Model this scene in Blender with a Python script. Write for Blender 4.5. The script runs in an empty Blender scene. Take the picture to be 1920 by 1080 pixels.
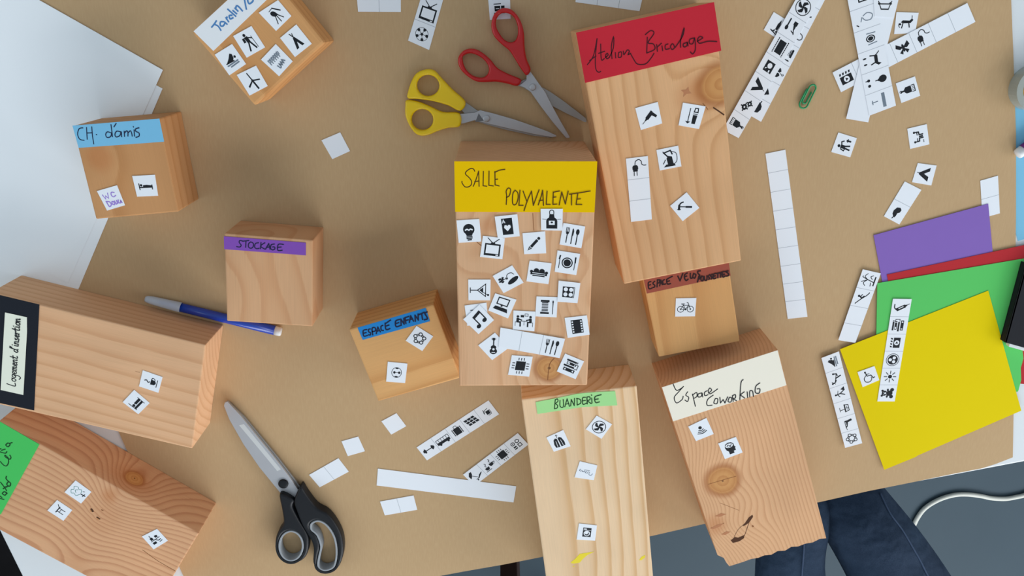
import bpy, bmesh, math, random
from mathutils import Vector, Matrix
random.seed(7)
S = bpy.context.scene
COL = S.collection
# ------------------------------------------------------------------ camera
FPX = 1527.0                      # focal length in pixels of the 1920x1080 frame
NAD = (939.0, 20.0)               # pixel straight below the lens
TILE = 0.016                      # side of a pictogram tile
TABLE_Z = 0.74
Z0 = TABLE_Z + 0.0010             # top of the brown paper on the table
CAM_H = 40.57 * TILE              # lens above the paper
CAM_Z = Z0 + CAM_H
_d = Vector((NAD[0]-960, NAD[1]-540, FPX)).normalized()
_X = (Vector((1, 0, 0)) - _d.x*_d).normalized()
_Y = (-_d).cross(_X)
def P(px, py, z=None):
    """point of the horizontal plane at height z that the lens sees at this pixel"""
    if z is None: z = Z0
    r = Vector((px-960, py-540, FPX))
    t = (CAM_Z - z)/r.dot(_d)
    return Vector((r.dot(_X)*t, r.dot(_Y)*t, z))
right = Vector((_X.x, _Y.x, -_d.x)); down = Vector((_X.y, _Y.y, -_d.y)); fwd = Vector((_X.z, _Y.z, -_d.z))
cd = bpy.data.cameras.new('camera'); cam = bpy.data.objects.new('camera', cd); COL.objects.link(cam)
cd.sensor_width = 36.0; cd.lens = FPX*36.0/1920.0; cd.clip_start = 0.02
m3 = Matrix((right, -down, -fwd)).transposed()
cam.matrix_world = Matrix.Translation((0, 0, CAM_Z)) @ m3.to_4x4()
S.camera = cam
# ------------------------------------------------------------------ light
S.view_settings.view_transform = 'Standard'; S.view_settings.look = 'None'
S.view_settings.exposure = 0.10; S.view_settings.gamma = 1.0
W = bpy.data.worlds.new('room_light'); S.world = W; W.use_nodes = True
bg = W.node_tree.nodes['Background']; bg.inputs[0].default_value = (0.80, 0.91, 1.0, 1); bg.inputs[1].default_value = 0.46
def area(name, loc, target, sx, sy, watts, color):
    l = bpy.data.lights.new(name, 'AREA'); l.shape = 'RECTANGLE'; l.size = sx; l.size_y = sy
    l.energy = watts; l.color = color
    o = bpy.data.objects.new(name, l); COL.objects.link(o); o.location = loc
    o.rotation_euler = (Vector(target)-Vector(loc)).to_track_quat('-Z', 'Y').to_euler()
    return o
area('window_daylight_front', (0.8, -3.0, 1.9), (0.1, -0.3, 0.74), 3.2, 1.5, 104, (0.96, 0.98, 1.0))
area('window_daylight_left', (-3.0, -0.5, 1.9), (0, -0.1, 0.74), 2.4, 1.4, 22, (0.76, 0.92, 1.0))
area('window_daylight_right', (3.2, -0.9, 1.9), (0.2, -0.1, 0.74), 2.4, 1.4, 48, (0.97, 0.97, 0.98))

# ------------------------------------------------------------------ materials
def lin(c):
    return tuple(((v/255)/12.92 if v/255 <= .04045 else ((v/255+.055)/1.055)**2.4) for v in c)
def L4(c): return lin(c)+(1.0,)
def mat(name, rgb, rough=.6, metal=0.0, spec=.35, noise=0.0, nscale=40, **kw):
    m = bpy.data.materials.new(name); m.use_nodes = True; nt = m.node_tree; b = nt.nodes['Principled BSDF']
    b.inputs['Base Color'].default_value = L4(rgb); b.inputs['Roughness'].default_value = rough
    b.inputs['Metallic'].default_value = metal; b.inputs['Specular IOR Level'].default_value = spec
    for k, v in kw.items(): b.inputs[k.replace('_', ' ')].default_value = v
    if noise:
        tc = nt.nodes.new('ShaderNodeTexCoord'); n = nt.nodes.new('ShaderNodeTexNoise')
        n.inputs['Scale'].default_value = nscale; n.inputs['Detail'].default_value = 4
        nt.links.new(tc.outputs['Object'], n.inputs['Vector'])
        h = nt.nodes.new('ShaderNodeMapRange'); h.inputs[1].default_value = .3; h.inputs[2].default_value = .7
        h.inputs[3].default_value = 1-noise; h.inputs[4].default_value = 1+noise
        nt.links.new(n.outputs['Fac'], h.inputs[0])
        mx = nt.nodes.new('ShaderNodeMix'); mx.data_type = 'RGBA'; mx.blend_type = 'MULTIPLY'; mx.inputs[0].default_value = 1
        mx.inputs[6].default_value = L4(rgb); nt.links.new(h.outputs[0], mx.inputs[7])
        nt.links.new(mx.outputs[2], b.inputs['Base Color'])
    return m
M_PAPER = mat('white_paper', (236, 241, 248), .75, spec=.1)
M_SHEET = mat('large_white_paper', (244, 250, 255), .75, spec=.1, noise=.01, nscale=6)
M_INK = mat('black_print', (26, 30, 36), .6, spec=.2)
M_INK2 = mat('faded_print', (120, 132, 145), .75, spec=.08)
M_LINE = mat('grey_cut_line', (178, 184, 194), .75, spec=.08)
M_NAVY = mat('navy_felt_ink', (28, 34, 66), .6, spec=.2)
M_BROWNINK = mat('brown_black_felt_ink', (84, 56, 14), .6, spec=.2)
M_BLUEINK = mat('blue_felt_ink', (78, 132, 188), .6, spec=.2)
M_VIOLETINK = mat('violet_felt_ink', (160, 136, 214), .6, spec=.2)
M_GREENINK = mat('green_pen_ink', (60, 130, 120), .6, spec=.2)
M_DARKGREENINK = mat('dark_green_felt_ink', (18, 60, 30), .6, spec=.2)
M_BARK = mat('dark_bark', (88, 60, 46), .9, spec=.05)
M_STAIN = mat('red_brown_grain', (186, 128, 92), .8, spec=.1)
M_CRACK = mat('dark_wood_crack', (142, 92, 58), .8, spec=.1)
M_YELLOWMARK = mat('yellow_paint_mark', (236, 214, 52), .6, spec=.2)

class NT:
    """small helper to write math node chains"""
    def __init__(s, m): s.t = m.node_tree; s.n = s.t.nodes; s.l = s.t.links
    def node(s, k, **kw):
        x = s.n.new(k)
        for a, b in kw.items(): setattr(x, a, b)
        return x
    def inp(s, sock, v):
        if isinstance(v, (int, float)): sock.default_value = v
        elif isinstance(v, tuple): sock.default_value = v
        else: s.l.new(v, sock)
    def m(s, op, a, b=None, c=None):
        x = s.node('ShaderNodeMath', operation=op); s.inp(x.inputs[0], a)
        if b is not None: s.inp(x.inputs[1], b)
        if c is not None: s.inp(x.inputs[2], c)
        return x.outputs[0]
    def xyz(s, a, b, c):
        x = s.node('ShaderNodeCombineXYZ'); s.inp(x.inputs[0], a); s.inp(x.inputs[1], b); s.inp(x.inputs[2], c); return x.outputs[0]
    def noise(s, v, scale=1, detail=2, rough=.5):
        x = s.node('ShaderNodeTexNoise'); s.l.new(v, x.inputs['Vector']); x.inputs['Scale'].default_value = scale
        x.inputs['Detail'].default_value = detail; x.inputs['Roughness'].default_value = rough; return x.outputs['Fac']
    def mix(s, f, a, b, blend='MIX'):
        x = s.node('ShaderNodeMix', data_type='RGBA', blend_type=blend)
        s.inp(x.inputs[0], f); s.inp(x.inputs[6], a); s.inp(x.inputs[7], b); return x.outputs[2]
    def sstep(s, v, lo, hi):
        x = s.node('ShaderNodeMapRange', interpolation_type='SMOOTHSTEP'); s.inp(x.inputs[0], v)
        s.inp(x.inputs[1], lo); s.inp(x.inputs[2], hi); return x.outputs[0]

def wood(name, light, dark, axis='Y', pith=(0.0, -0.03), freq=200, warp=.004, slope=0.0, knots=(), bend=0.0, seed=0, contrast=1.0):
    """solid growth rings round a pith that runs along the block, pushed aside by knots.
    knots: (plane, a, b, radius, reach, push) in block coordinates"""
    m = bpy.data.materials.new(name); m.use_nodes = True; q = NT(m); b = q.n['Principled BSDF']
    tc = q.node('ShaderNodeTexCoord'); sp = q.node('ShaderNodeSeparateXYZ'); q.l.new(tc.outputs['Object'], sp.inputs[0])
    x, y, z = sp.outputs
    u, v = (x, y) if axis == 'Y' else (y, x)
    n1 = q.noise(q.xyz(q.m('MULTIPLY_ADD', u, 22.0, seed*3.7), q.m('MULTIPLY', v, 9.0), q.m('MULTIPLY', z, 22.0)), 1, 2)
    n2 = q.noise(q.xyz(q.m('MULTIPLY', u, 9.0), q.m('MULTIPLY_ADD', v, 4.0, seed*1.3+5), q.m('MULTIPLY', z, 9.0)), 1, 1)
    w1 = q.m('MULTIPLY', q.m('SUBTRACT', n1, .5), warp*2); w2 = q.m('MULTIPLY', q.m('SUBTRACT', n2, .5), warp*5)
    uu = q.m('ADD', q.m('ADD', q.m('SUBTRACT', u, pith[0]), w1), q.m('ADD', w2, q.m('MULTIPLY', v, slope)))
    if bend: uu = q.m('ADD', uu, q.m('MULTIPLY', q.m('MULTIPLY', v, v), bend))
    zz = q.m('SUBTRACT', z, pith[1])
    r = q.m('SQRT', q.m('ADD', q.m('MULTIPLY', uu, uu), q.m('MULTIPLY', zz, zz)))
    kd = []; td = []
    for (pl, ka, kb, kr, reach, push) in knots:
        a_, b_ = {'xy': (x, y), 'xz': (x, z), 'yz': (y, z)}[pl]
        da = q.m('SUBTRACT', a_, ka); db = q.m('SUBTRACT', b_, kb)
        d2 = q.m('ADD', q.m('MULTIPLY', da, da), q.m('MULTIPLY', db, db))
        g = q.m('EXPONENT', q.m('MULTIPLY', d2, -1.0/reach**2))
        depth = z if pl == 'xy' else y
        r = q.m('ADD', r, q.m('MULTIPLY', g, push))
        if kr > 0: kd.append(q.m('DIVIDE', q.m('SQRT', d2), kr))
        if kr < 0: td.append(q.m('DIVIDE', q.m('SQRT', d2), -kr))
    fibre = q.noise(q.xyz(q.m('MULTIPLY', u, 1500.0), q.m('MULTIPLY', v, 30.0), q.m('MULTIPLY', z, 1500.0)), 1, 2)
    ph = q.m('ADD', q.m('MULTIPLY', r, freq), q.m('MULTIPLY', fibre, .12))
    f = q.m('FRACT', ph)
    cr = q.node('ShaderNodeValToRGB'); e = cr.color_ramp.elements
    mid = tuple(a*(1-.35*contrast)+c*.35*contrast for a, c in zip(light, dark))
    dk = tuple(a*(1-contrast)+c*contrast for a, c in zip(light, dark))
    e[0].position = 0; e[0].color = L4(light); e[1].position = 1; e[1].color = L4(light)
    for pos, c in ((.40, light), (.66, mid), (.84, dk), (.93, dk)):
        k = e.new(pos); k.color = L4(c)
    q.l.new(f, cr.inputs[0]); col = cr.outputs[0]
    tone = q.noise(q.xyz(q.m('MULTIPLY_ADD', u, 18.0, seed*2.1), q.m('MULTIPLY', v, 10.0), q.m('MULTIPLY', z, 18.0)), 1, 2)
    tf = q.node('ShaderNodeMapRange'); q.l.new(tone, tf.inputs[0]); tf.inputs[1].default_value = .25; tf.inputs[2].default_value = .75
    tf.inputs[3].default_value = .90; tf.inputs[4].default_value = 1.07
    ff = q.node('ShaderNodeMapRange'); q.l.new(fibre, ff.inputs[0]); ff.inputs[1].default_value = .25; ff.inputs[2].default_value = .75
    ff.inputs[3].default_value = .95; ff.inputs[4].default_value = 1.04
    mul = q.m('MULTIPLY', tf.outputs[0], ff.outputs[0])
    cc = q.node('ShaderNodeCombineColor'); 
    for i in range(3): q.l.new(mul, cc.inputs[i])
    col = q.mix(1.0, col, cc.outputs[0], 'MULTIPLY')
    for d in td:      # resin-stained wood without a knot of its own
        dn = q.m('ADD', d, q.m('MULTIPLY', q.m('SUBTRACT', n1, .5), 2.2))
        col = q.mix(q.m('MULTIPLY', q.sstep(dn, 1.2, .2), .5), col, L4((186, 116, 68)))
    for d in kd:
        dn = q.m('ADD', d, q.m('MULTIPLY', q.m('SUBTRACT', n1, .5), .9))
        ringc = q.mix(q.sstep(q.m('FRACT', q.m('MULTIPLY', dn, 2.2)), .2, 1.0), L4((204, 148, 90)), L4((190, 130, 76)))
        ringc = q.mix(q.sstep(dn, .16, .06), ringc, L4((96, 54, 26)))
        rim = q.m('MULTIPLY', q.sstep(dn, .8, 1.0), q.sstep(dn, 1.6, 1.05))
        col = q.mix(q.m('MULTIPLY', rim, .75), col, L4((168, 104, 58)))
        col = q.mix(q.m('MULTIPLY', q.sstep(dn, 1.15, .85), .9), col, ringc)
    q.l.new(col, b.inputs['Base Color']); b.inputs['Roughness'].default_value = .68; b.inputs['Specular IOR Level'].default_value = .12
    return m

# ------------------------------------------------------------------ mesh helpers
class MB:
    def __init__(s): s.v = []; s.f = []; s.mi = []
    def face(s, pts, mi=0):
        i = len(s.v); s.v += [tuple(p) for p in pts]; s.f.append(tuple(range(i, i+len(pts)))); s.mi.append(mi)
    def prism(s, top, z0, mi=0):
        """closed slab: polygon 'top' (its own z) down to height z0"""
        n = len(top); i = len(s.v)
        s.v += [tuple(p) for p in top] + [(p[0], p[1], z0) for p in top]
        s.f.append(tuple(range(i, i+n))); s.mi.append(mi)
        s.f.append(tuple(range(i+2*n-1, i+n-1, -1))); s.mi.append(mi)
        for k in range(n):
            j = (k+1) % n; s.f.append((i+k, i+n+k, i+n+j, i+j)); s.mi.append(mi)
    def build(s, name, mats, parent=None, origin=None, smooth=False, bevel=0.0):
        me = bpy.data.meshes.new(name)
        o0 = Vector(origin) if origin is not None else Vector((0, 0, 0))
        me.from_pydata([tuple(Vector(p)-o0) for p in s.v], [], s.f)
        for m in (mats if isinstance(mats, (list, tuple)) else [mats]): me.materials.append(m)
        me.polygons.foreach_set('material_index', s.mi)
        bm = bmesh.new(); bm.from_mesh(me)
        if bevel:
            bmesh.ops.remove_doubles(bm, verts=bm.verts, dist=1e-6)
            bmesh.ops.bevel(bm, geom=list(bm.edges), offset=bevel, segments=2, affect='EDGES', profile=.6)
        if not any(i for i in s.mi): bmesh.ops.recalc_face_normals(bm, faces=bm.faces)
        bm.to_mesh(me); bm.free()
        if smooth: me.polygons.foreach_set('use_smooth', [True]*len(me.polygons))
        ob = bpy.data.objects.new(name, me); COL.objects.link(ob)
        if parent is not None: ob.parent = parent
        if origin is not None: ob.location = o0
        return ob
def tag(o, label=None, cat=None, group=None, kind=None):
    if label: o['label'] = label
    if cat: o['category'] = cat
    if group: o['group'] = group
    if kind: o['kind'] = kind
    return o
def empty(name, loc, rz=0.0):
    o = bpy.data.objects.new(name, None); COL.objects.link(o); o.location = loc; o.rotation_euler = (0, 0, rz); o.empty_display_size = .02
    return o
def up_order(pts):
    a = sum(pts[i][0]*pts[(i+1) % len(pts)][1]-pts[(i+1) % len(pts)][0]*pts[i][1] for i in range(len(pts)))
    return list(pts) if a > 0 else list(pts)[::-1]
def smooth_line(pts, n=5, closed=False):
    if len(pts) < 3: return list(pts)
    out = []; N = len(pts)
    rng = range(N) if closed else range(N-1)
    for i in rng:
        g = (lambda k: pts[k % N]) if closed else (lambda k: pts[min(max(k, 0), N-1)])
        p0, p1, p2, p3 = g(i-1), g(i), g(i+1), g(i+2)
        for k in range(n):
            t = k/n
            out.append(tuple(.5*(2*b+(c-a)*t+(2*a-5*b+4*c-d)*t*t+(3*b-a-3*c+d)*t**3) for a, b, c, d in zip(p0, p1, p2, p3)))
    if not closed: out.append(tuple(pts[-1]))
    return out
def stroke(mb, pts, w, mi, z):
    """flat pen stroke (one mitred ribbon) through 2-D points (x, y) at height z"""
    q = []
    for p in pts:
        if not q or math.hypot(p[0]-q[-1][0], p[1]-q[-1][1]) > w*.12: q.append((p[0], p[1]))
    if len(q) < 2: q = [(pts[0][0]-w*.4, pts[0][1]), (pts[0][0]+w*.4, pts[0][1])]
    r = w/2; closed = len(q) > 3 and math.hypot(q[0][0]-q[-1][0], q[0][1]-q[-1][1]) < w*.5
    if closed: q = q[:-1]
    N = len(q)
    def dr(a, b):
        l = math.hypot(b[0]-a[0], b[1]-a[1]) or 1; return ((b[0]-a[0])/l, (b[1]-a[1])/l)
    L, R = [], []
    for k in range(N):
        d0 = dr(q[k-1], q[k]) if (k or closed) else None
        d1 = dr(q[k], q[(k+1) % N]) if (k < N-1 or closed) else None
        x, y = q[k]
        if d0 is None: x -= d1[0]*r*.8; y -= d1[1]*r*.8; d0 = d1
        if d1 is None: x += d0[0]*r*.8; y += d0[1]*r*.8; d1 = d0
        tx, ty = d0[0]+d1[0], d0[1]+d1[1]; l = math.hypot(tx, ty)
        if l < .3: nx, ny = -d0[1], d0[0]; m = 1
        else: nx, ny = -ty/l, tx/l; m = min(1/max(nx*-d0[1]+ny*d0[0], .1), 1.8)
        L.append((x+nx*r*m, y+ny*r*m, z)); R.append((x-nx*r*m, y-ny*r*m, z))
    for k in range(N if closed else N-1):
        j = (k+1) % N
        mb.face([R[k], R[j], L[j], L[k]], mi)
def crop(ox, oy, s, pts): return [(ox+x/s, oy+y/s) for x, y in pts]

# ------------------------------------------------------------------ pictograms (drawn upright in a cell from -1 to 1)
def ell(x, y, rx, ry=None, n=20, a0=0, a1=360):
    ry = rx if ry is None else ry; full = abs(a1-a0) >= 360
    k = n if full else n+1
    return [(x+rx*math.cos(math.radians(a0+(a1-a0)*i/n)), y+ry*math.sin(math.radians(a0+(a1-a0)*i/n))) for i in range(k)]
def rc(x0, y0, x1, y1): return [(x0, y0), (x1, y0), (x1, y1), (x0, y1)]
def rot(pts, deg, cx=0, cy=0):
    c, s = math.cos(math.radians(deg)), math.sin(math.radians(deg))
    return [(cx+(x-cx)*c-(y-cy)*s, cy+(x-cx)*s+(y-cy)*c) for x, y in pts]
def B(p): return ('p', p)
def Wh(p): return ('w', p)
def G(p): return ('g', p)
def Ln(w, *pts): return ('l', w, list(pts))
def Cv(w, *pts): return ('l', w, smooth_line(list(pts), 4))
def Ring(x, y, r, w): return ('l', w, ell(x, y, r, n=24)+[(x+r, y)])
def man(x, y, s, lean=0):
    return [B(rot(ell(x, y+.42*s, .13*s, n=12), lean, x, y)), B(rot(rc(x-.16*s, y-.15*s, x+.16*s, y+.27*s), lean, x, y)),
            Ln(.12*s, *rot([(x-.08*s, y-.1*s), (x-.14*s, y-.55*s)], lean, x, y)), Ln(.12*s, *rot([(x+.08*s, y-.1*s), (x+.2*s, y-.5*s)], lean, x, y))]
def _icons():
    I = {}
    I['blank'] = []
    I['bulb'] = [B(ell(0, .12, .44, .43)), B([(-.3, -.15), (.3, -.15), (.2, -.38), (-.2, -.38)]), Cv(.09, (-.26, .08), (-.13, .14), (0, .06), (.13, .14), (.26, .08))]
    I['bulb'] = I['bulb'][:2] + [('wl', .09, smooth_line([(-.26, .08), (-.13, .14), (0, .06), (.13, .14), (.26, .08)], 4)), Ln(.08, (-.2, -.46), (.2, -.44)), Ln(.08, (-.2, -.58), (.2, -.56)), Ln(.1, (-.12, -.7), (.12, -.68))]
    I['ace'] = [B(rc(-.42, -.65, .42, .65)), Wh([(-.02, -.38), (-.27, -.08), (-.22, .1), (-.08, .12), (0, .02), (.08, .12), (.22, .1), (.27, -.08)]),
                ('wl', .06, [(-.34, .3), (-.26, .55), (-.16, .3)]), ('wl', .05, [(-.3, .38), (-.2, .38)])]
    I['apron'] = [B([(-.45, -.72), (.45, -.72), (.45, -.1), (.4, .05), (.22, .18), (.18, .45), (-.18, .45), (-.22, .18), (-.4, .05), (-.45, -.1)]),
                  Cv(.06, (-.16, .45), (-.15, .7), (0, .78), (.15, .7), (.16, .45)), Ln(.03, (-.45, .02), (-.75, .05)), Ln(.03, (.45, .02), (.75, .05)),
                  Wh(rc(-.24, -.42, .24, -.08)), B(ell(0, -.22, .1, .08, 10))]
    I['cutlery'] = [Ln(.07, (-.42, -.62), (-.42, .1)), B([(-.55, .25), (-.52, .08), (-.42, .02), (-.32, .08), (-.29, .25)]), Ln(.05, (-.53, .22), (-.53, .58)), Ln(.05, (-.42, .22), (-.42, .58)), Ln(.05, (-.31, .22), (-.31, .58)),
                    Ln(.07, (-.02, -.66), (-.02, .0)), B([(-.06, 0), (.06, 0), (.09, .35), (.02, .58), (-.06, .5)]), Ln(.07, (.38, -.66), (.38, .1)), B(ell(.38, .34, .14, .23))]
    I['television'] = [B(rc(-.62, -.68, .62, .32)), Wh(rc(-.5, -.5, .5, .2)), B([(-.2, .3), (.2, .3), (.14, .42), (-.14, .42)]), Ln(.06, (-.05, .4), (-.45, .75)), Ln(.06, (.05, .4), (.45, .75)), Wh(rc(.3, -.64, .5, -.56))]
    I['pen'] = [B(rot(rc(-.42, -.11, .34, .11), 45)), B(rot(ell(.5, 0, .12, .12, 12), 45)), Ln(.06, *rot([(-.5, -.1), (-.72, 0), (-.5, .1), (-.5, -.1)], 45)), B(rot([(-.6, -.06), (-.84, 0), (-.6, .06)], 45))]
    I['plate'] = [B(ell(0, 0, .44)), ('wl', .05, ell(0, 0, .32, n=20)+[(.32, 0)]), Ln(.05, (-.62, -.5), (-.6, .5)), Ln(.05, (.6, -.5), (.6, .5)), Ln(.1, (.62, .1), (.6, .5)), Ln(.1, (-.64, .25), (-.6, .5))]
    I['sofa'] = [B(ell(-.22, .12, .22, .2, 14)), B(ell(.22, .12, .22, .2, 14)), B(rc(-.5, -.2, .5, .06)), B(ell(-.6, .02, .12, n=12)), B(ell(.6, .02, .12, n=12)), B(rc(-.66, -.24, -.5, 0)), B(rc(.5, -.24, .66, 0)), ('wl', .04, [(-.5, -.08), (.5, -.08)]), Ln(.08, (-.45, -.3), (.45, -.3))]
    I['bread'] = [B(rot(ell(.3, -.28, .5, .2), 12, .3, -.28)), Cv(.05, (.0, .05), (.05, .3), (.25, .42), (.5, .35), (.6, .15)), Ln(.05, (-.35, .15), (0, .12)), B(ell(-.55, .32, .13, .09)), B(ell(-.4, .18, .13, .09)), B(ell(-.6, .12, .12, .08)), B(ell(-.45, .0, .12, .08)), B(ell(-.3, .32, .1, .08)), Ln(.05, (0, .12), (-.1, .2)), Ln(.05, (0, .12), (-.1, .03))]
    I['cocktail'] = [('l', .07, [(-.5, .5), (.55, .5), (.02, -.15), (-.5, .5)]), B([(-.22, .3), (.26, .3), (.02, .0)]), Ln(.06, (.02, -.15), (.02, -.7)), Ln(.06, (-.18, -.72), (.22, -.72)), Ln(.05, (.2, .3), (.42, .68)), B(ell(.42, .7, .09, n=10))]
    I['stove'] = [B(rc(-.5, -.45, .5, .45))] + [Wh(ell(x, y, .17, n=14)) for x in (-.24, .2) for y in (-.2, .22)] + [('wl', .04, [(.42, -.4), (.42, .4)])]
    I['laptop'] = [B([(-.5, .0), (.45, .0), (.45, .7), (-.5, .7)]), Wh(rc(-.41, .1, .36, .6)), B(rc(-.1, -.12, .05, 0)), B([(-.62, -.5), (.62, -.5), (.5, -.18), (-.5, -.18)])]
    I['music'] = [B(ell(-.38, -.42, .2, .16)), B(ell(.32, -.34, .2, .16)), Ln(.09, (-.22, -.42), (-.22, .42)), Ln(.09, (.48, -.34), (.48, .5)), B([(-.26, .25), (.52, .35), (.52, .58), (-.26, .48)])]
    I['meeting'] = [B(ell(-.5, .36, .11, n=10)), B(ell(.5, .36, .11, n=10)), B([(-.62, -.1), (-.42, -.1), (-.38, .22), (-.6, .24)]), B([(.62, -.1), (.42, -.1), (.38, .22), (.6, .24)]), Ln(.09, (-.45, .12), (-.2, .05)), Ln(.09, (.45, .12), (.2, .05)), Ln(.11, (-.55, -.12), (-.3, -.14), (-.3, -.5)), Ln(.11, (.55, -.12), (.3, -.14), (.3, -.5)), Ln(.04, (-.25, -.05), (.25, -.05)), Ln(.03, (0, -.05), (0, -.4)), B(rc(-.28, .3, -.02, .5)), Ln(.03, (.05, .42), (.3, .42), (.3, .62), (.05, .62), (.05, .42)), Ln(.03, (-.7, -.5), (-.7, -.15), (-.5, -.15)), Ln(.03, (.7, -.5), (.7, -.15), (.5, -.15))]
    I['thread'] = [B(rc(-.5, .42, .22, .6)), B(rc(-.5, -.62, .22, -.46))] + [Ln(.07, (-.36, -.36+.14*i), (.1, -.33+.14*i)) for i in range(6)] + [Ln(.05, (.52, -.6), (.52, .4)), B(ell(.52, .45, .06, .12, 10)), B([(.48, .35), (.56, .35), (.53, -.65)])]
    I['filmstrip'] = [B(rc(-.45, -.6, .45, .6))] + [Wh(rc(sx-.06, -.5+.22*i, sx+.06, -.38+.22*i)) for i in range(5) for sx in (-.34, .34)]
    I['film'] = [B(rc(-.55, -.32, .55, .32)), Ln(.08, (-.6, .46), (.6, .46)), Ln(.08, (-.6, -.46), (.6, -.46))] + [('wl', .03, [(-.5+.15*i, sy-.05), (-.5+.15*i, sy+.05)]) for i in range(8) for sy in (-.46, .46)]
    I['guitar'] = [B(ell(0, -.42, .3, .27)), B(ell(0, -.08, .22, .2)), Wh(ell(0, -.24, .1, n=12)), Ln(.09, (0, 0), (0, .62)), B(rc(-.09, .55, .09, .78)), Ln(.04, (-.16, .62), (.16, .62)), Ln(.04, (-.16, .72), (.16, .72)), ('wl', .05, [(-.12, -.52), (.12, -.52)])]
    I['chip'] = [B(rc(-.4, -.4, .4, .4))] + [Ln(.06, (-.22+.22*i, sy*.5), (-.22+.22*i, sy*.68)) for i in range(3) for sy in (-1, 1)] + [Ln(.06, (sy*.5, -.22+.22*i), (sy*.68, -.22+.22*i)) for i in range(3) for sy in (-1, 1)]
    I['books'] = [B(rc(-.5, .4, .5, .56)), B(rc(-.42, .12, .42, .34)), Wh(rc(-.36, .17, -.16, .29)), B(rc(-.6, -.12, .35, .04)), B(rc(-.5, -.5, .5, -.22)), Wh(rc(-.4, -.43, -.3, -.29)), Wh(rc(.28, -.43, .4, -.29)), ('wl', .04, [(.3, .12), (.3, .34)]), ('l', .05, rc(.42, -.1, .6, .3)), ('wl', .03, [(.4, .4), (.4, .56)])]
    I['drill'] = [B(rot([(-.2, .1), (.42, .2), (.46, -.05), (.2, -.1), (-.2, -.08)], 20)), B([(.2, .3), (.48, .28), (.62, -.2), (.44, -.26)]), B(rot(rc(-.45, -.04, -.18, .06), 28)), Ln(.05, (-.4, -.2), (-.7, -.42))]
    I['drill'] = [B(rot([(-.3, -.14), (.3, -.14), (.42, -.02), (.42, .16), (-.3, .14)], 38)), B(rot([(.16, -.1), (.4, -.04), (.44, -.46), (.26, -.5)], 34)), B(rot([(-.3, -.09), (-.3, .09), (-.5, .03), (-.5, -.03)], 38)), Ln(.04, *rot([(-.45, 0), (-.78, 0)], 38))]
    I['nail_and_brush'] = [Ln(.06, (-.2, .55), (-.2, -.55)), B([(-.42, -.45), (.02, -.45), (-.2, -.62)]), B([(.12, -.58), (.42, -.58), (.46, .2), (.1, .2)]), ('l', .07, [(.14, .32), (.44, .32), (.4, .62), (.18, .62), (.14, .32)]), ('wl', .04, [(.1, .12), (.46, .12)])]
    I['welder'] = [B([(-.5, -.7), (.45, -.7), (.35, -.5), (-.3, -.5)]), B([(-.15, -.5), (.3, -.5), (.25, .1), (-.05, .2), (-.2, 0)]), Ln(.1, (-.05, .1), (-.35, .5), (.2, .62), (.3, .3)), Cv(.05, (.3, .5), (.62, .3), (.6, -.3), (.3, -.6)), Ln(.06, (-.4, .6), (-.2, .3)), Ln(.06, (-.3, -.1), (-.5, -.4))]
    I['plug'] = [B([(-.42, -.1), (.04, -.1), (.04, .12), (-.04, .25), (-.34, .25), (-.42, .12)]), B(rc(-.38, -.26, 0, -.08)), Ln(.06, (-.3, -.26), (-.32, -.58)), Ln(.06, (-.08, -.26), (-.08, -.58)), Cv(.06, (-.2, .25), (-.14, .55), (.12, .68), (.32, .52), (.34, .3), (.5, .18), (.68, .18))]
    I['hammer'] = [B(rc(.08, -.08, .62, .08)), Ln(.07, (-.35, 0), (.1, 0)), B([(-.55, .16), (-.38, .2), (-.36, -.3), (-.56, -.3)]), Cv(.1, (-.46, .1), (-.36, .3), (-.16, .4)), Ln(.05, (-.6, -.24), (-.32, -.24))]
    I['bicycle'] = [Ring(-.42, -.18, .28, .05), Ring(.42, -.18, .28, .05), Ln(.05, (-.42, -.18), (-.2, .2), (.25, .2), (.0, -.2), (-.42, -.18)), Ln(.05, (-.25, .3), (0, -.2)), Ln(.05, (.42, -.18), (.2, .42), (.1, .45)), Ln(.07, (-.36, .32), (-.12, .32)), B(ell(0, -.2, .09, n=10)), B(ell(-.42, -.18, .07, n=8)), B(ell(.42, -.18, .07, n=8))]
    I['jacket'] = [B([(-.48, -.55), (-.06, -.6), (-.04, .32), (-.2, .42), (-.4, .28), (-.52, -.2)]), B([(.48, -.55), (.06, -.6), (.04, .32), (.2, .42), (.4, .28), (.52, -.2)]), ('wl', .04, [(-.28, -.5), (-.24, .1)]), ('wl', .04, [(.28, -.5), (.24, .1)]), Cv(.05, (0, .4), (.02, .55), (.1, .62), (.02, .72), (-.06, .64))]
    I['fan'] = [Ring(0, 0, .62, .06)] + [B(rot([(.0, .02), (.1, .2), (.3, .42), (.12, .5), (-.12, .36), (-.12, .12)], 90*k)) for k in range(4)] + [B(ell(0, 0, .1, n=10))]
    I['washing_machine'] = [B(rc(-.4, -.5, .4, .5)), Wh(ell(0, -.12, .3)), B(ell(0, -.14, .21)), Wh(ell(-.04, -.05, .17)), Wh(rc(-.32, .3, -.05, .4)), ('wl', .03, [(-.36, .24), (.36, .24)])]
    I['wifi'] = [B(ell(0, .25, .16, n=14)), Cv(.07, (-.22, .02), (0, -.06), (.22, .02)), Cv(.07, (-.32, -.12), (0, -.22), (.32, -.12)), Cv(.07, (-.42, -.26), (0, -.38), (.42, -.26))]
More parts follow.
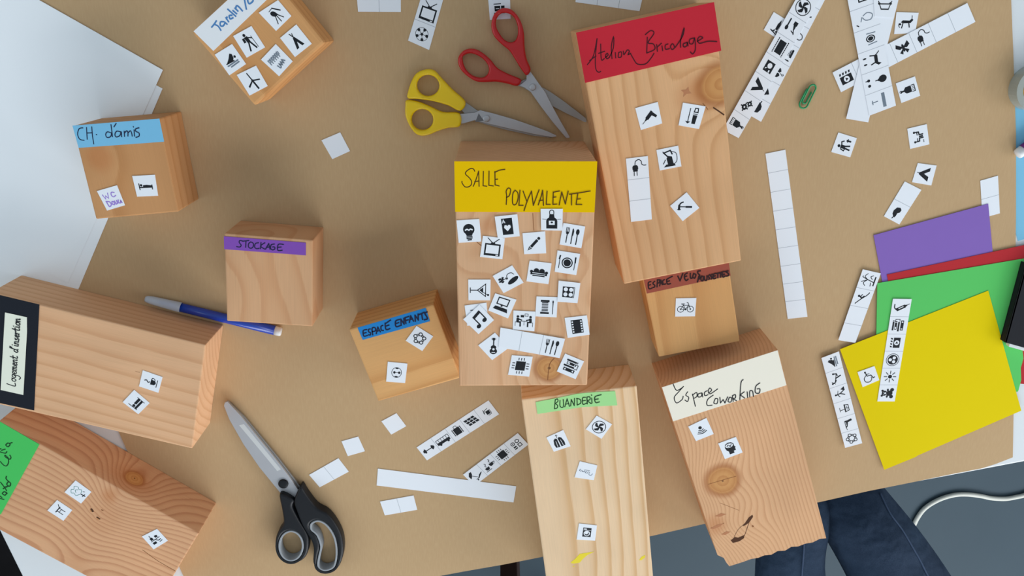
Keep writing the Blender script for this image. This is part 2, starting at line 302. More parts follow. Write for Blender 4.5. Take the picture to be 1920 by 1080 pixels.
    I['head'] = [B([(-.28, -.6), (.18, -.6), (.2, -.38), (.42, -.36), (.4, -.12), (.5, -.08), (.4, .1), (.42, .35), (.25, .55), (-.05, .62), (-.35, .5), (-.48, .2), (-.42, -.1), (-.26, -.3)]), Wh(ell(-.03, .28, .36, .22)), Cv(.07, (-.25, .25), (-.1, .38), (.05, .22), (.2, .34)), Ln(.05, (-.2, .15), (.1, .15))]
    I['cup'] = [B([(-.3, .0), (.26, .0), (.2, -.34), (.05, -.46), (-.1, -.46), (-.26, -.34)]), Cv(.06, (.26, -.06), (.42, -.1), (.36, -.3), (.18, -.34)), Ln(.06, (-.4, -.56), (.34, -.56)), Cv(.08, (-.06, .08), (-.14, .22), (.04, .36), (-.04, .52))]
    I['bunk'] = [Ln(.06, (-.6, -.5), (-.6, .4)), Ln(.06, (.5, -.55), (.5, .2)), B(rc(-.6, -.42, .5, -.22)), B(rc(-.2, -.14, .48, .1)), B(ell(-.42, -.05, .14, n=12)), Ln(.05, (-.6, .0), (-.1, .02))]
    I['handdrawn_tree'] = [('lc', .04, smooth_line([(-.1, -.25), (-.45, -.05), (-.35, .2), (-.5, .4), (-.2, .6), (0, .45), (.3, .6), (.45, .3), (.3, .1), (.42, -.1), (.1, -.25)], 4)), ('lc', .04, smooth_line([(-.2, .1), (0, .3), (.2, .15)], 4)), Ln(.09, (0, -.3), (.05, -.7)), Ln(.06, (-.15, -.55), (.2, -.6)), Ln(.05, (.35, -.3), (.45, -.42))]
    I['garden_table'] = [Ln(.09, (-.45, .2), (.35, .2)), Ln(.07, (-.25, .2), (-.25, -.45)), Ln(.07, (.2, .2), (.2, -.45)), Ln(.05, (-.25, -.05), (.2, -.05)), Ln(.06, (.2, .2), (.5, .5))]
    I['gardening'] = [B(rc(-.45, .0, -.15, .3)), B(rc(.1, .1, .4, .35)), Ln(.07, (-.3, .3), (-.3, .55)), Cv(.07, (.0, -.1), (.2, -.3), (.45, -.25)), Ln(.06, (-.5, -.1), (.5, .0)), B(rc(-.5, -.5, -.1, -.25)), Ln(.06, (.2, -.5), (.5, -.45))]
    I['child_ring'] = [Ring(.42*math.cos(math.radians(72*k+90)), .42*math.sin(math.radians(72*k+90)), .15, .07) for k in range(5)] + [Ring(.36*math.cos(math.radians(72*k+54)), .36*math.sin(math.radians(72*k+54)), .08, .06) for k in range(5)]
    I['ball'] = [Ring(0, 0, .44, .04), B(ell(-.2, .0, .12, n=6)), B(ell(.24, .0, .12, n=6)), B(ell(0, .37, .16, .06, 8)), B(ell(0, -.37, .16, .06, 8)), Ln(.03, (-.08, 0), (.12, 0))]
    I['soccer'] = [Ring(0, 0, .5, .03), B(ell(0, 0, .13, n=5))] + [B(ell(.4*math.cos(math.radians(72*k)), .4*math.sin(math.radians(72*k)), .13, n=5)) for k in range(5)] + [Ln(.03, (0, 0), (.4*math.cos(math.radians(72*k)), .4*math.sin(math.radians(72*k)))) for k in range(5)]
    I['bed'] = [Ln(.07, (-.5, -.3), (-.5, .2)), Ln(.07, (.52, -.3), (.52, .05)), Ln(.1, (-.5, -.12), (.52, -.12)), B([(-.2, -.1), (.5, -.1), (.5, .02), (.1, .08), (-.2, .06)]), B(ell(-.34, .06, .1, n=10))]
    I['washroom_note'] = [('lv', .08, [(-.6, .45), (-.5, .05), (-.38, .3), (-.24, .05), (-.12, .48)]), ('lv', .08, smooth_line([(.42, .38), (.2, .45), (.1, .22), (.22, .05), (.45, .12)], 4)), ('lv', .09, smooth_line([(-.55, -.15), (-.5, -.62), (-.25, -.5), (-.3, -.25), (-.55, -.15)], 4)), ('lv', .09, smooth_line([(-.15, -.5), (-.1, -.3), (.05, -.35), (.02, -.58), (-.15, -.5)], 3)), ('lv', .09, [(.14, -.3), (.18, -.58), (.32, -.55), (.34, -.3)]), ('lv', .09, smooth_line([(.5, -.3), (.42, -.5), (.58, -.58), (.68, -.4), (.72, -.6)], 3))]
    I['faint_note'] = [('lg', .05, smooth_line([(.62, -.18), (.5, -.4), (.3, -.3), (.32, -.05)], 3)), ('lg', .05, [(.2, -.02), (.1, -.25)]), ('lg', .05, smooth_line([(.05, 0), (-.05, -.2), (-.15, 0), (-.25, -.15)], 3)), ('lg', .08, [(-.3, -.12), (-.42, -.05)]), ('lg', .05, smooth_line([(-.55, .1), (-.65, -.05), (-.5, -.12)], 3)), ('lg', .04, [(.3, .1), (-.2, .1)])]
    I['vegetable_note'] = [('lg', .07, [(-.6+.2*i, .05), (-.58+.2*i, .45), (-.46+.2*i, .4), (-.5+.2*i, .2)]) for i in range(6)] + [('lg', .09, smooth_line([(-.3, -.3), (-.25, -.55), (-.12, -.5), (-.1, -.28), (.05, -.5), (.1, -.25), (.25, -.48), (.3, -.2), (.45, -.42)], 3))]
    I['telescope'] = [B(ell(-.12, .22, .2, n=8)), B([(-.3, .1), (.08, .28), (.16, -.05), (-.12, -.1)]), Ln(.06, (-.08, 0), (-.35, -.62)), Ln(.06, (0, -.02), (.0, -.62)), Ln(.06, (.08, 0), (.35, -.5)), Ln(.08, (.1, .6), (.5, .1)), Ln(.04, (-.25, .5), (.1, .6))]
    I['hiker'] = [B(ell(-.08, .55, .12, n=10)), B([(-.2, .4), (.1, .42), (.14, .0), (-.14, -.02)]), B(rc(-.4, .05, -.2, .38)), Ln(.11, (-.04, .0), (-.26, -.6)), Ln(.11, (.06, .0), (.3, -.58)), Ln(.07, (.05, .32), (.36, .16)), Ln(.04, (.38, .3), (.46, -.6))]
    I['swimmer'] = [B([(-.5, -.15), (-.1, .12), (.2, .4), (.36, .28), (.3, -.02), (.1, -.2)]), ('lg', .1, [(-.5, -.32), (.5, -.3)]), ('lg', .1, [(-.3, -.48), (.5, -.45)]), Ln(.08, (-.5, -.15), (.2, -.2)), B(ell(.44, .02, .1, n=10))]
    I['tent'] = [B([(-.62, -.42), (-.2, -.42), (.02, .05), (.3, -.42), (.62, -.42), (.08, .5), (-.08, .5)]), Ln(.05, (0, .4), (.08, .68))]
    I['teepee'] = [B([(-.35, -.55), (-.12, -.55), (.04, -.1), (.2, -.55), (.42, -.55), (.1, .3), (-.05, .3)]), Ln(.07, (.12, .1), (-.1, .66)), Ln(.06, (-.02, .1), (.1, .58))]
    I['turbine'] = [B([(-.05, 0), (.05, 0), (-.08, .7), (-.16, .66)]), B([(0, .06), (0, -.06), (.6, -.2), (.6, -.1)]), B([(0, .06), (0, -.06), (-.5, -.42), (-.54, -.28)]), Ln(.12, (0, 0), (.12, -.7)), B(ell(0, 0, .1, n=10))]
    I['dumbbell'] = [Ln(.08, (-.4, 0), (.4, 0)), B(ell(-.42, 0, .12, .26, 14)), B(ell(.42, 0, .12, .26, 14)), B(ell(-.56, 0, .08, .16, 12)), B(ell(.56, 0, .08, .16, 12))]
    I['bus'] = [B(rc(-.75, -.28, .72, .0)), ('l', .05, [(-.72, 0), (-.72, .3), (.72, .34), (.72, 0)]), B(ell(-.45, -.3, .13, n=12)), B(ell(.45, -.3, .13, n=12))] + [Ln(.04, (-.45+.3*i, 0), (-.45+.3*i, .3)) for i in range(4)]
    I['suitcase'] = [B(rc(-.35, -.4, .35, .36)), B(rc(-.5, -.4, -.41, .36)), B(rc(.41, -.4, .5, .36)), Cv(.05, (-.15, .36), (-.13, .56), (.13, .56), (.15, .36))]
    I['solar_panel'] = [B([(-.62+.4*i+.12*j*0-.1*j, -.3+.28*j), (-.28+.4*i-.1*j, -.3+.28*j), (-.36+.4*i-.1*j, -.08+.28*j), (-.7+.4*i-.1*j, -.08+.28*j)]) for i in range(3) for j in range(3)]
    I['solar_panel'] = [B([(x+.2, y) for x, y in p[1]]) for p in I['solar_panel']]
    I['towels'] = [B(rc(-.1, -.3, .3, .1)), Ln(.05, (-.2, .2), (.25, .3)), Ln(.05, (-.3, .0), (-.2, .35)), Ln(.05, (-.3, -.1), (-.15, .15)), Ln(.05, (0, -.4), (.35, -.38)), Ln(.05, (.38, -.3), (.36, .1))]
    I['sunshade'] = [B([(-.6, -.1), (-.62, .3), (-.35, .62), (-.1, .6), (-.2, .3), (-.45, .0)]), Ln(.05, (-.4, .25), (.1, -.35)), Cv(.06, (-.2, -.45), (.1, -.45), (.35, -.2), (.7, -.1)), B(ell(-.1, -.6, .08, n=8)), Ln(.1, (.1, -.45), (.6, -.12))]
    I['cups'] = [B([(-.6, -.1), (-.1, -.1), (-.16, -.38), (-.3, -.44), (-.45, -.44), (-.56, -.36)]), B([(.0, .1), (.5, .1), (.44, -.2), (.3, -.26), (.15, -.26), (.04, -.18)]), Ln(.06, (-.65, -.52), (-.05, -.52)), Cv(.06, (-.35, 0), (-.4, .15), (-.25, .25), (-.32, .4)), Cv(.06, (.25, .2), (.2, .35), (.35, .42), (.28, .58)), Cv(.05, (.5, .05), (.66, .0), (.5, -.18))]
    I['applications'] = [Ring(-.28, .22, .18, .07), ('l', .07, ell(.26, .25, .2, n=6)+[(.46, .25)]), ('l', .07, rc(.1, -.45, .42, -.1)+[(.1, -.45)]), B(rc(-.45, -.48, -.12, -.36)), B(rc(-.45, -.28, -.12, -.12)), B(ell(-.28, .22, .06, n=8))]
    I['seesaw'] = [Ln(.06, (-.45, .2), (.5, -.1)), Ln(.12, (.0, .02), (.15, -.45)), B(ell(-.5, .45, .1, n=10)), Ln(.09, (-.48, .35), (-.4, .15), (-.2, .05)), B(ell(.52, .2, .1, n=10)), Ln(.1, (.5, .1), (.45, -.1), (.25, -.15)), Ln(.05, (-.6, .2), (-.3, .5))]
    I['camper'] = [B(ell(-.05, .45, .1, n=10)), Ln(.1, (-.05, .34), (.0, .0), (-.25, -.4)), Ln(.09, (0, 0), (.25, -.4)), Ln(.07, (-.05, .28), (-.35, .1)), B([(.2, -.5), (.65, -.5), (.42, -.1)]), Ln(.05, (.0, .25), (.35, .15))]
    I['bathtub'] = [B(rc(-.45, -.15, .45, -.02)), ('l', .07, [(-.38, -.15), (-.32, -.45), (.32, -.45), (.38, -.15)]), Ln(.06, (-.1, 0), (-.1, .35)), Ln(.05, (-.25, .42), (.2, .42)), Ln(.04, (-.2, -.28), (.2, -.28)), Ln(.05, (0, -.2), (0, -.4))]
    I['glue_gun'] = [B([(-.5, .3), (.36, .3), (.4, .06), (.1, -.02), (-.3, .1)]), B([(.12, .1), (.36, .1), (.48, -.42), (.26, -.46)]), ('wl', .05, [(-.2, .2), (.2, .2)]), Ln(.05, (-.5, .25), (-.68, .2))]
    I['power_drill'] = [B(rot(rc(-.45, -.16, .42, .16), -62)), ('wl', .07, rot([(-.2, .02), (.22, .02)], -62)), B(rot([(.42, -.12), (.62, -.04), (.62, .04), (.42, .12)], -62)), Ln(.05, *rot([(.6, 0), (.85, 0)], -62)), Cv(.09, (-.2, .4), (.0, .6), (.32, .62))]
    I['clapper'] = [B(rc(-.52, -.45, .52, .2)), Wh(ell(0, -.12, .25)), B([(-.08, -.26), (.16, -.12), (-.08, .02)])] + [B([(-.5+.27*i, .3), (-.36+.27*i, .3), (-.3+.27*i, .48), (-.44+.27*i, .48)]) for i in range(4)]
    I['socket'] = [Ring(0, 0, .62, .05), B(ell(0, 0, .5)), Wh(ell(-.2, -.12, .16, n=14)), Wh(ell(.2, -.12, .16, n=14)), Wh(ell(0, .24, .16, n=14))]
    I['sun'] = [B(ell(0, 0, .2, n=16))] + [Ln(.07, (.32*math.cos(math.radians(45*k)), .32*math.sin(math.radians(45*k))), (.58*math.cos(math.radians(45*k)), .58*math.sin(math.radians(45*k)))) for k in range(8)]
    I['plush_bear'] = [B(ell(0, .3, .27)), B(ell(-.26, .52, .12, n=12)), B(ell(.26, .52, .12, n=12)), B(ell(0, -.2, .28, .32)), B(ell(-.36, -.42, .19)), B(ell(.36, -.42, .19)), B(ell(-.34, .0, .14, .1)), B(ell(.34, .0, .14, .1)), Wh(ell(0, .22, .1, n=10)), Wh(ell(-.1, .38, .04, n=6)), Wh(ell(.1, .38, .04, n=6))]
    I['wheelchair'] = [B(ell(-.2, .55, .1, n=10)), Ln(.09, (-.18, .42), (-.12, .08), (.25, .06), (.4, -.35), (.55, -.3)), Cv(.07, (-.22, .18), (-.48, -.1), (-.42, -.48), (-.05, -.62), (.22, -.42), (.22, -.2)), Ln(.06, (-.16, .28), (.15, .26))]
    I['palm'] = [Ln(.07, (-.1, -.5), (.05, .1)), Cv(.06, (.05, .1), (-.3, .4), (-.55, .2)), Cv(.06, (.05, .1), (.3, .45), (.6, .25)), Cv(.06, (.05, .1), (-.2, .55), (-.25, .62)), Cv(.06, (.05, .1), (.2, .6), (.3, .62)), B(rc(-.45, -.62, .45, -.5)), Cv(.06, (.15, -.3), (.35, -.1), (.5, -.3)), Ln(.06, (-.5, -.3), (-.2, -.25))]
    I['slide'] = [Cv(.08, (-.6, .5), (-.1, .1), (.3, -.3), (.62, -.5)), B(ell(.15, .38, .11, n=10)), Ln(.12, (.12, .25), (-.02, .05), (.2, -.1)), Ln(.07, (.1, .2), (.35, .1))]
    I['worker'] = man(-.18, 0, 1.0) + [Ln(.09, (-.05, .2), (.2, .3), (.32, .12)), B(rot(rc(.2, -.35, .62, -.2), 90, .42, -.28)), Ln(.07, (.3, -.2), (.55, -.2)), Ln(.08, (-.4, .2), (-.5, -.1), (-.3, -.15))]
    I['picnickers'] = [B(ell(-.42, .35, .1, n=10)), B(ell(.4, .35, .1, n=10)), Ln(.1, (-.42, .22), (-.4, -.05), (-.15, -.08), (-.15, -.4)), Ln(.1, (.4, .22), (.38, -.05), (.15, -.08), (.15, -.4)), Ln(.07, (-.4, .12), (-.15, .1)), Ln(.07, (.4, .12), (.15, .1)), B(rc(-.08, -.4, .06, -.05)), Ln(.05, (-.55, -.42), (-.35, -.42))]
    I['paint_brush'] = [B(rc(-.28, -.3, .28, .2)), B([(-.28, .2), (.28, .2), (.1, .36), (-.1, .36)]), Ln(.13, (0, .3), (.0, .62)), ('l', .04, ell(0, .66, .1, n=10)+[(.1, .66)]), ('l', .06, [(-.28, -.36), (-.28, -.6), (.28, -.6), (.28, -.36)])] + [Ln(.04, (-.14+.14*i, -.38), (-.14+.14*i, -.56)) for i in range(3)]
    I['pear'] = [B([(-.5, .1), (-.3, .3), (.0, .35), (.35, .2), (.45, -.1), (.3, -.3), (.05, -.28), (-.1, -.1), (-.35, -.12), (-.55, -.05)]), Ln(.08, (-.45, .05), (-.68, .1))]
    I['tree_and_bushes'] = [B(ell(.0, .38, .3, .26)), B([(-.2, .25), (.2, .25), (.02, -.02)]), Ln(.06, (0, 0), (0, -.08)), B(ell(-.2, -.52, .12, .1, 12)), B(ell(.25, -.52, .12, .1, 12)), Ln(.06, (-.2, -.6), (-.2, -.7))]
    I['dog'] = [B([(-.4, .2), (-.3, .32), (.3, .3), (.45, .5), (.55, .3), (.3, .08), (-.25, .1)]), Ln(.08, (-.3, .15), (-.4, -.15)), Ln(.08, (.25, .15), (.35, -.15)), Ln(.06, (-.38, .28), (-.55, .45)), B(ell(-.3, -.52, .07, .12, 8)), B(ell(.2, -.52, .07, .12, 8))]
    I['round_table'] = [B(ell(0, .1, .3)), ('wl', .04, ell(0, .1, .2, n=16)+[(.2, .1)]), ('lg', .06, [(-.45, -.1), (-.4, .45)]), ('lg', .06, [(.45, -.1), (.4, .45)])]
    I['bulb_outline'] = [('lg', .06, smooth_line([(-.2, -.1), (-.35, .2), (-.1, .5), (.25, .35), (.2, .0), (-.05, -.15)], 3)), ('lg', .06, [(-.1, -.2), (.2, -.3)]), Ln(.07, (.4, -.6), (.5, -.5))]
    I['window_frame'] = [('l', .08, [(-.4, .45), (-.4, -.2), (.4, -.2), (.4, .45)]), Ln(.05, (-.4, .1), (.4, .1))]
    I['grey_text'] = [('lg', .22, [(-.5, .2), (.5, .2)]), ('lg', .06, [(-.05, -.55), (-.05, -.2)]), ('lg', .06, [(-.2, -.52), (.1, -.52)])]
    I['swing'] = [Ln(.07, (-.5, .1), (.5, .1)), Ln(.08, (-.3, -.3), (.3, -.3)), Ln(.06, (-.5, .3), (-.3, -.3)), Ln(.06, (.5, .3), (.3, -.3)), B(ell(-.45, .12, .1, n=8)), B(ell(.42, .14, .1, n=8))]
    I['goat'] = [B([(-.45, .05), (-.3, .22), (.25, .2), (.42, .4), (.55, .25), (.35, .0), (-.2, -.02)]), Ln(.08, (-.25, .05), (-.32, -.4)), Ln(.08, (.2, .05), (.3, -.35)), Ln(.05, (.42, .4), (.4, .62)), B(ell(-.5, -.1, .12, .09, 10)), Ln(.05, (-.6, -.2), (-.5, -.35))]
    I['butterfly'] = [B([(0, .05), (-.5, .5), (-.62, .2), (-.3, -.05)]), B([(0, .05), (.5, .45), (.6, .1), (.3, -.08)]), B([(0, 0), (-.42, -.3), (-.2, -.5)]), B([(0, 0), (.42, -.32), (.18, -.52)]), B(ell(0, 0, .12, .34, 12))]
    I['gears'] = [B(ell(-.18, .15, .22, n=8)), B(ell(.25, -.15, .26, n=8)), Ln(.09, (-.45, .15), (.1, .15)), Ln(.09, (-.18, -.12), (-.18, .44)), Ln(.1, (-.08, -.15), (.58, -.15)), Ln(.1, (.25, -.48), (.25, .18)), Wh(ell(-.18, .15, .07, n=8)), Wh(ell(.25, -.15, .08, n=8))]
    I['record'] = [B(rc(-.45, -.4, .45, .4)), Wh(ell(-.1, .02, .22)), Wh(rc(.22, .1, .42, .22)), Wh([(.1, -.1), (.3, -.28), (.18, -.3)])]
    I['gardener'] = [B(rc(-.55, .0, -.25, .35)), B([(-.25, .05), (.1, .2), (.1, .3), (-.25, .3)]), Ln(.07, (.1, .25), (.4, .4)), Ln(.07, (.25, .1), (.35, .4)), Ln(.1, (-.55, -.4), (-.05, -.4)), B(ell(.18, -.4, .2, .14, 12))]
    I['rocket'] = [B([(-.08, -.3), (.12, -.3), (.18, .2), (.06, .65), (-.08, .2)]), B([(-.08, -.28), (-.32, -.6), (-.05, -.48)]), B([(.12, -.28), (.22, -.6), (.0, -.48)]), Ln(.08, (-.4, -.5), (.2, -.66))]
    I['basket'] = [B(rc(-.42, -.2, .05, .25)), B(rc(.12, -.2, .4, .25)), ('wl', .05, [(-.3, .02), (-.05, .02)]), Ln(.07, (-.45, -.35), (.4, -.35)), Ln(.06, (-.45, .4), (.1, .42))]
    return I
ICON = _icons()
INKS = {'l': 1, 'wl': 0, 'lg': 3, 'lc': 4, 'lv': 5}
ISC = 1.14
def draw_icon(mb, quad, prims, rdeg, z):
    """quad: world corners top-left, top-right, bottom-right, bottom-left of the cell"""
    a, b, c, d = [Vector(q) for q in quad]
    cr, sr = math.cos(math.radians(rdeg)), math.sin(math.radians(rdeg))
    def mp(p):
        x, y = (p[0]*cr-p[1]*sr)*ISC, (p[0]*sr+p[1]*cr)*ISC
        s, t = (x+1)/2, (1-y)/2
        q = (a*(1-s)+b*s)*(1-t)+(d*(1-s)+c*s)*t
        return (q.x, q.y)
    side = ((b-a).length+(d-a).length)/4
    for i, pr in enumerate(prims):
        zz = z+.00004+.000006*i
        if pr[0] in 'pwg' and len(pr[0]) == 1:
            pts = up_order([mp(p) for p in pr[1]])
            mb.face([(x, y, zz) for x, y in pts], {'p': 1, 'w': 0, 'g': 3}[pr[0]])
        else:
            stroke(mb, [mp(p) for p in pr[2]], pr[1]*side*ISC*1.1, INKS[pr[0]], zz)
PAPER_MATS = [M_PAPER, M_INK, M_LINE, M_INK2, M_GREENINK, M_VIOLETINK]
TH = .0003
def tile(name, label, px, z, cells=('blank',), vert=False, group=None, lev=0, rdeg=0, cat=None, lines=True, outline=None, bounds=None):
    z = z+lev*.00038; zt = z+TH
    q = [P(x, y, zt) for x, y in px]
    o = sum(q, Vector())/4; o.z = z
    mb = MB()
    top = [P(x, y, zt) for x, y in (outline or px)]
    mb.prism(up_order(top), z, 0)
    n = len(cells)
    for i, ic in enumerate(cells):
        s0, s1 = i/n, (i+1)/n
        if vert: cq = [q[0].lerp(q[3], s0), q[1].lerp(q[2], s0), q[1].lerp(q[2], s1), q[0].lerp(q[3], s1)]
        else: cq = [q[0].lerp(q[1], s0), q[0].lerp(q[1], s1), q[3].lerp(q[2], s1), q[3].lerp(q[2], s0)]
        if i and lines:
            e = (cq[0], cq[1]) if vert else (cq[0], cq[3])
            stroke(mb, [(e[0].x, e[0].y), (e[1].x, e[1].y)], .00035, 2, zt+.00003)
        draw_icon(mb, cq, ICON[ic], rdeg, zt)
    ob = mb.build(name, PAPER_MATS, origin=o)
    return tag(ob, label, cat or ('paper strip' if n > 1 else 'paper tile'), group)

def sheet(name, label, px, mat_, z, th=.0003, cat='paper sheet', group=None, world=None):
    top = world if world else [P(x, y, z+th) for x, y in px]
    top = [Vector((p[0], p[1], z+th)) for p in top]
    mb = MB(); mb.prism(up_order(top), z, 0); o = sum(top, Vector())/len(top); o.z = z
    return tag(mb.build(name, mat_, origin=o), label, cat, group)
def from_curve(name, loops, z0, z1, bevel, material, parent=None, origin=(0, 0, 0)):
    """solid with rounded rims from flat outlines (first outer, the rest holes)"""
    cu = bpy.data.curves.new(name, 'CURVE'); cu.dimensions = '2D'; cu.fill_mode = 'BOTH'
    h = (z1-z0)/2; cu.extrude = max(h-bevel, 1e-5); cu.bevel_depth = bevel; cu.bevel_resolution = 3; cu.offset = -bevel
    for lp in loops:
        sp = cu.splines.new('POLY'); sp.points.add(len(lp)-1); sp.use_cyclic_u = True
        for i, p in enumerate(lp): sp.points[i].co = (p[0]-origin[0], p[1]-origin[1], 0, 1)
    t = bpy.data.objects.new('tmp', cu); COL.objects.link(t)
    me = bpy.data.meshes.new_from_object(t.evaluated_get(bpy.context.evaluated_depsgraph_get()))
    bpy.data.objects.remove(t); bpy.data.curves.remove(cu)
    me.name = name; me.materials.clear(); me.materials.append(material)
    for v in me.vertices: v.co.z += (z0+z1)/2-origin[2]
    o = bpy.data.objects.new(name, me); COL.objects.link(o)
    if parent: o.parent = parent
    return o
def lathe(mb, axis_a, axis_b, prof, n=20, mi=0):
    """prof: (t along a->b in metres, radius)"""
    a, b = Vector(axis_a), Vector(axis_b); d = (b-a).normalized()
    s = d.orthogonal().normalized(); t = d.cross(s); base = len(mb.v)
    for (l, r) in prof:
        c = a+d*l
        for k in range(n):
            w = 2*math.pi*k/n; mb.v.append(tuple(c+(s*math.cos(w)+t*math.sin(w))*r))
    for i in range(len(prof)-1):
        for k in range(n):
            j = (k+1) % n
            mb.f.append((base+i*n+k, base+i*n+j, base+(i+1)*n+j, base+(i+1)*n+k)); mb.mi.append(mi)
def tube(mb, pts, r, n=10, mi=0):
    base = len(mb.v); N = len(pts); prev = None
    for i, p in enumerate(pts):
        d = (Vector(pts[min(i+1, N-1)])-Vector(pts[max(i-1, 0)])).normalized()
        s = d.cross(Vector((0, 0, 1)));  s = s.normalized() if s.length > 1e-4 else d.orthogonal().normalized()
        t = s.cross(d)
        rr = r[i] if isinstance(r, (list, tuple)) else r
        for k in range(n):
            w = 2*math.pi*k/n; mb.v.append(tuple(Vector(p)+(s*math.cos(w)+t*math.sin(w))*rr))
    for i in range(N-1):
        for k in range(n):
            j = (k+1) % n
            mb.f.append((base+i*n+k, base+i*n+j, base+(i+1)*n+j, base+(i+1)*n+k)); mb.mi.append(mi)
    mb.f.append(tuple(base+k for k in range(n))); mb.mi.append(mi)
    mb.f.append(tuple(base+(N-1)*n+k for k in range(n-1, -1, -1))); mb.mi.append(mi)

# ================================================================== THE SETTING
M_FLOOR = bpy.data.materials.new('grey_lino'); M_FLOOR.use_nodes = True
_q = NT(M_FLOOR); _tc = _q.node('ShaderNodeTexCoord')
_n = _q.noise(_tc.outputs['Object'], 6, 4); _s = _q.noise(_tc.outputs['Object'], 90, 2)
_c = _q.mix(_n, L4((54, 71, 82)), L4((62, 79, 90)))
_c = _q.mix(_q.sstep(_s, .78, .82), _c, L4((130, 140, 146)))
_q.l.new(_c, _q.n['Principled BSDF'].inputs['Base Color']); _q.n['Principled BSDF'].inputs['Roughness'].default_value = .55; _q.n['Principled BSDF'].inputs['Specular IOR Level'].default_value = .2
mb = MB(); mb.prism([(-3.3, -3.3, 0), (3.5, -3.3, 0), (3.5, 3.5, 0), (-3.3, 3.5, 0)], -.05); tag(mb.build('floor', M_FLOOR), kind='structure')

# walls of the room, with the windows the daylight comes through
M_WALL = mat('white_wall_paint', (214, 216, 214), .8, spec=.2, noise=.01, nscale=4)
M_FRAME = mat('grey_window_frame', (150, 154, 158), .5)
for nm, x0, x1, y0, y1 in (('wall_front', -3.3, 3.5, -3.3, -3.2), ('wall_back', -3.3, 3.5, 3.4, 3.5), ('wall_left', -3.3, -3.2, -3.2, 3.4), ('wall_right', 3.4, 3.5, -3.2, 3.4)):
    mb = MB(); mb.prism([(x0, y0, 2.8), (x1, y0, 2.8), (x1, y1, 2.8), (x0, y1, 2.8)], 0); tag(mb.build(nm, M_WALL), kind='structure')
for i_, (cx, cy, cz, w_, h_, along) in enumerate(((.8, -3.17, 1.9, 3.3, 1.56, 'x'), (-3.17, -.5, 1.9, 2.5, 1.46, 'y'), (3.37, -.9, 1.9, 2.5, 1.46, 'y'))):
    mb = MB()
    def bar(a0, a1, b0, b1):
        if along == 'x': mb.prism([(cx+a0, cy-.03, cz+b1), (cx+a1, cy-.03, cz+b1), (cx+a1, cy+.03, cz+b1), (cx+a0, cy+.03, cz+b1)], cz+b0)
        else: mb.prism([(cx-.03, cy+a0, cz+b1), (cx+.03, cy+a0, cz+b1), (cx+.03, cy+a1, cz+b1), (cx-.03, cy+a1, cz+b1)], cz+b0)
    W2, H2 = w_/2, h_/2
    bar(-W2-.06, W2+.06, H2, H2+.06); bar(-W2-.06, W2+.06, -H2-.06, -H2); bar(-W2-.06, -W2, -H2, H2); bar(W2, W2+.06, -H2, H2)
    tag(mb.build('window_%d' % (i_+1), M_FRAME), kind='structure')
# ---- table
M_TABLE = mat('white_laminate', (222, 228, 232), .4, spec=.4, noise=.01, nscale=3)
M_TLEG = mat('dark_brown_steel', (58, 34, 24), .5)
bd = (P(1920, 865.5, TABLE_Z)-P(1000, 1040, TABLE_Z)).normalized()      # along the near edge
ld = Vector((-bd.y, bd.x, 0))                                            # across, away from the near edge
e0 = P(1000, 1040, TABLE_Z); l0 = P(20, 1036.5, TABLE_Z)
def on(u, v, z=TABLE_Z): p = e0+bd*u+ld*v; return Vector((p.x, p.y, z))
u_left = (l0-e0).dot(bd)
u_right = u_left+1.60; v_far = 1.0
troot = empty('table', on((u_left+u_right)/2, v_far/2, 0)); tag(troot, 'white topped work table with dark legs under the brown paper', 'table')
TO = troot.location.copy()
mb = MB(); mb.prism(up_order([on(u_left, 0), on(u_right, 0), on(u_right, v_far), on(u_left, v_far)]), TABLE_Z-.022)
mb.v = [tuple(Vector(v)-TO) for v in mb.v]; mb.build('tabletop', M_TABLE, troot, bevel=.0015)
for (tu, tv, gu, gv) in [(u, v, u, v) for u in (u_left+.05, u_right-.05) for v in (.06, v_far-.05)]:
    a = on(tu, tv, TABLE_Z-.024)-TO; b = on(gu, gv, .0)-TO; mb = MB()
    for p, q_ in ((a, b),):
        h = .019
        A = [a+Vector((sx*h, sy*h, 0)) for sx, sy in ((-1, -1), (1, -1), (1, 1), (-1, 1))]; Bq = [b+Vector((sx*h, sy*h, 0)) for sx, sy in ((-1, -1), (1, -1), (1, 1), (-1, 1))]
        mb.face(A, 0); mb.face(Bq[::-1], 0)
        for k in range(4): mb.face([A[k], Bq[k], Bq[(k+1) % 4], A[(k+1) % 4]], 0)
    mb.build('leg', M_TLEG, troot)

# ---- blue sheet that the brown paper laps over
M_BLUE = mat('sky_blue_card', (128, 194, 226), .75, spec=.08)
sheet('blue_card', 'sky blue card on the white table edge right of the brown paper', [(1880, 190), (2010, 150), (2045, 410), (1909, 452), (1898, 415)], M_BLUE, TABLE_Z, cat='card')

# ---- brown wrapping paper
M_KRAFT = bpy.data.materials.new('kraft_paper'); M_KRAFT.use_nodes = True
_q = NT(M_KRAFT); _tc = _q.node('ShaderNodeTexCoord'); _sp = _q.node('ShaderNodeSeparateXYZ'); _q.l.new(_tc.outputs['Object'], _sp.inputs[0])
_big = _q.noise(_tc.outputs['Object'], 5, 3)
_fib = _q.noise(_q.xyz(_q.m('MULTIPLY', _sp.outputs[0], 900.0), _q.m('MULTIPLY', _sp.outputs[1], 120.0), 0.0), 1, 3)
_c = _q.mix(_big, L4((187, 156, 117)), L4((196, 165, 126)))
_c = _q.mix(_q.m('MULTIPLY', _q.sstep(_fib, .35, .75), .35), _c, L4((202, 173, 134)))
_b = _q.n['Principled BSDF']; _q.l.new(_c, _b.inputs['Base Color']); _b.inputs['Roughness'].default_value = .7; _b.inputs['Specular IOR Level'].default_value = .12
_bp = _q.node('ShaderNodeBump'); _bp.inputs['Strength'].default_value = .12; _bp.inputs['Distance'].default_value = .002
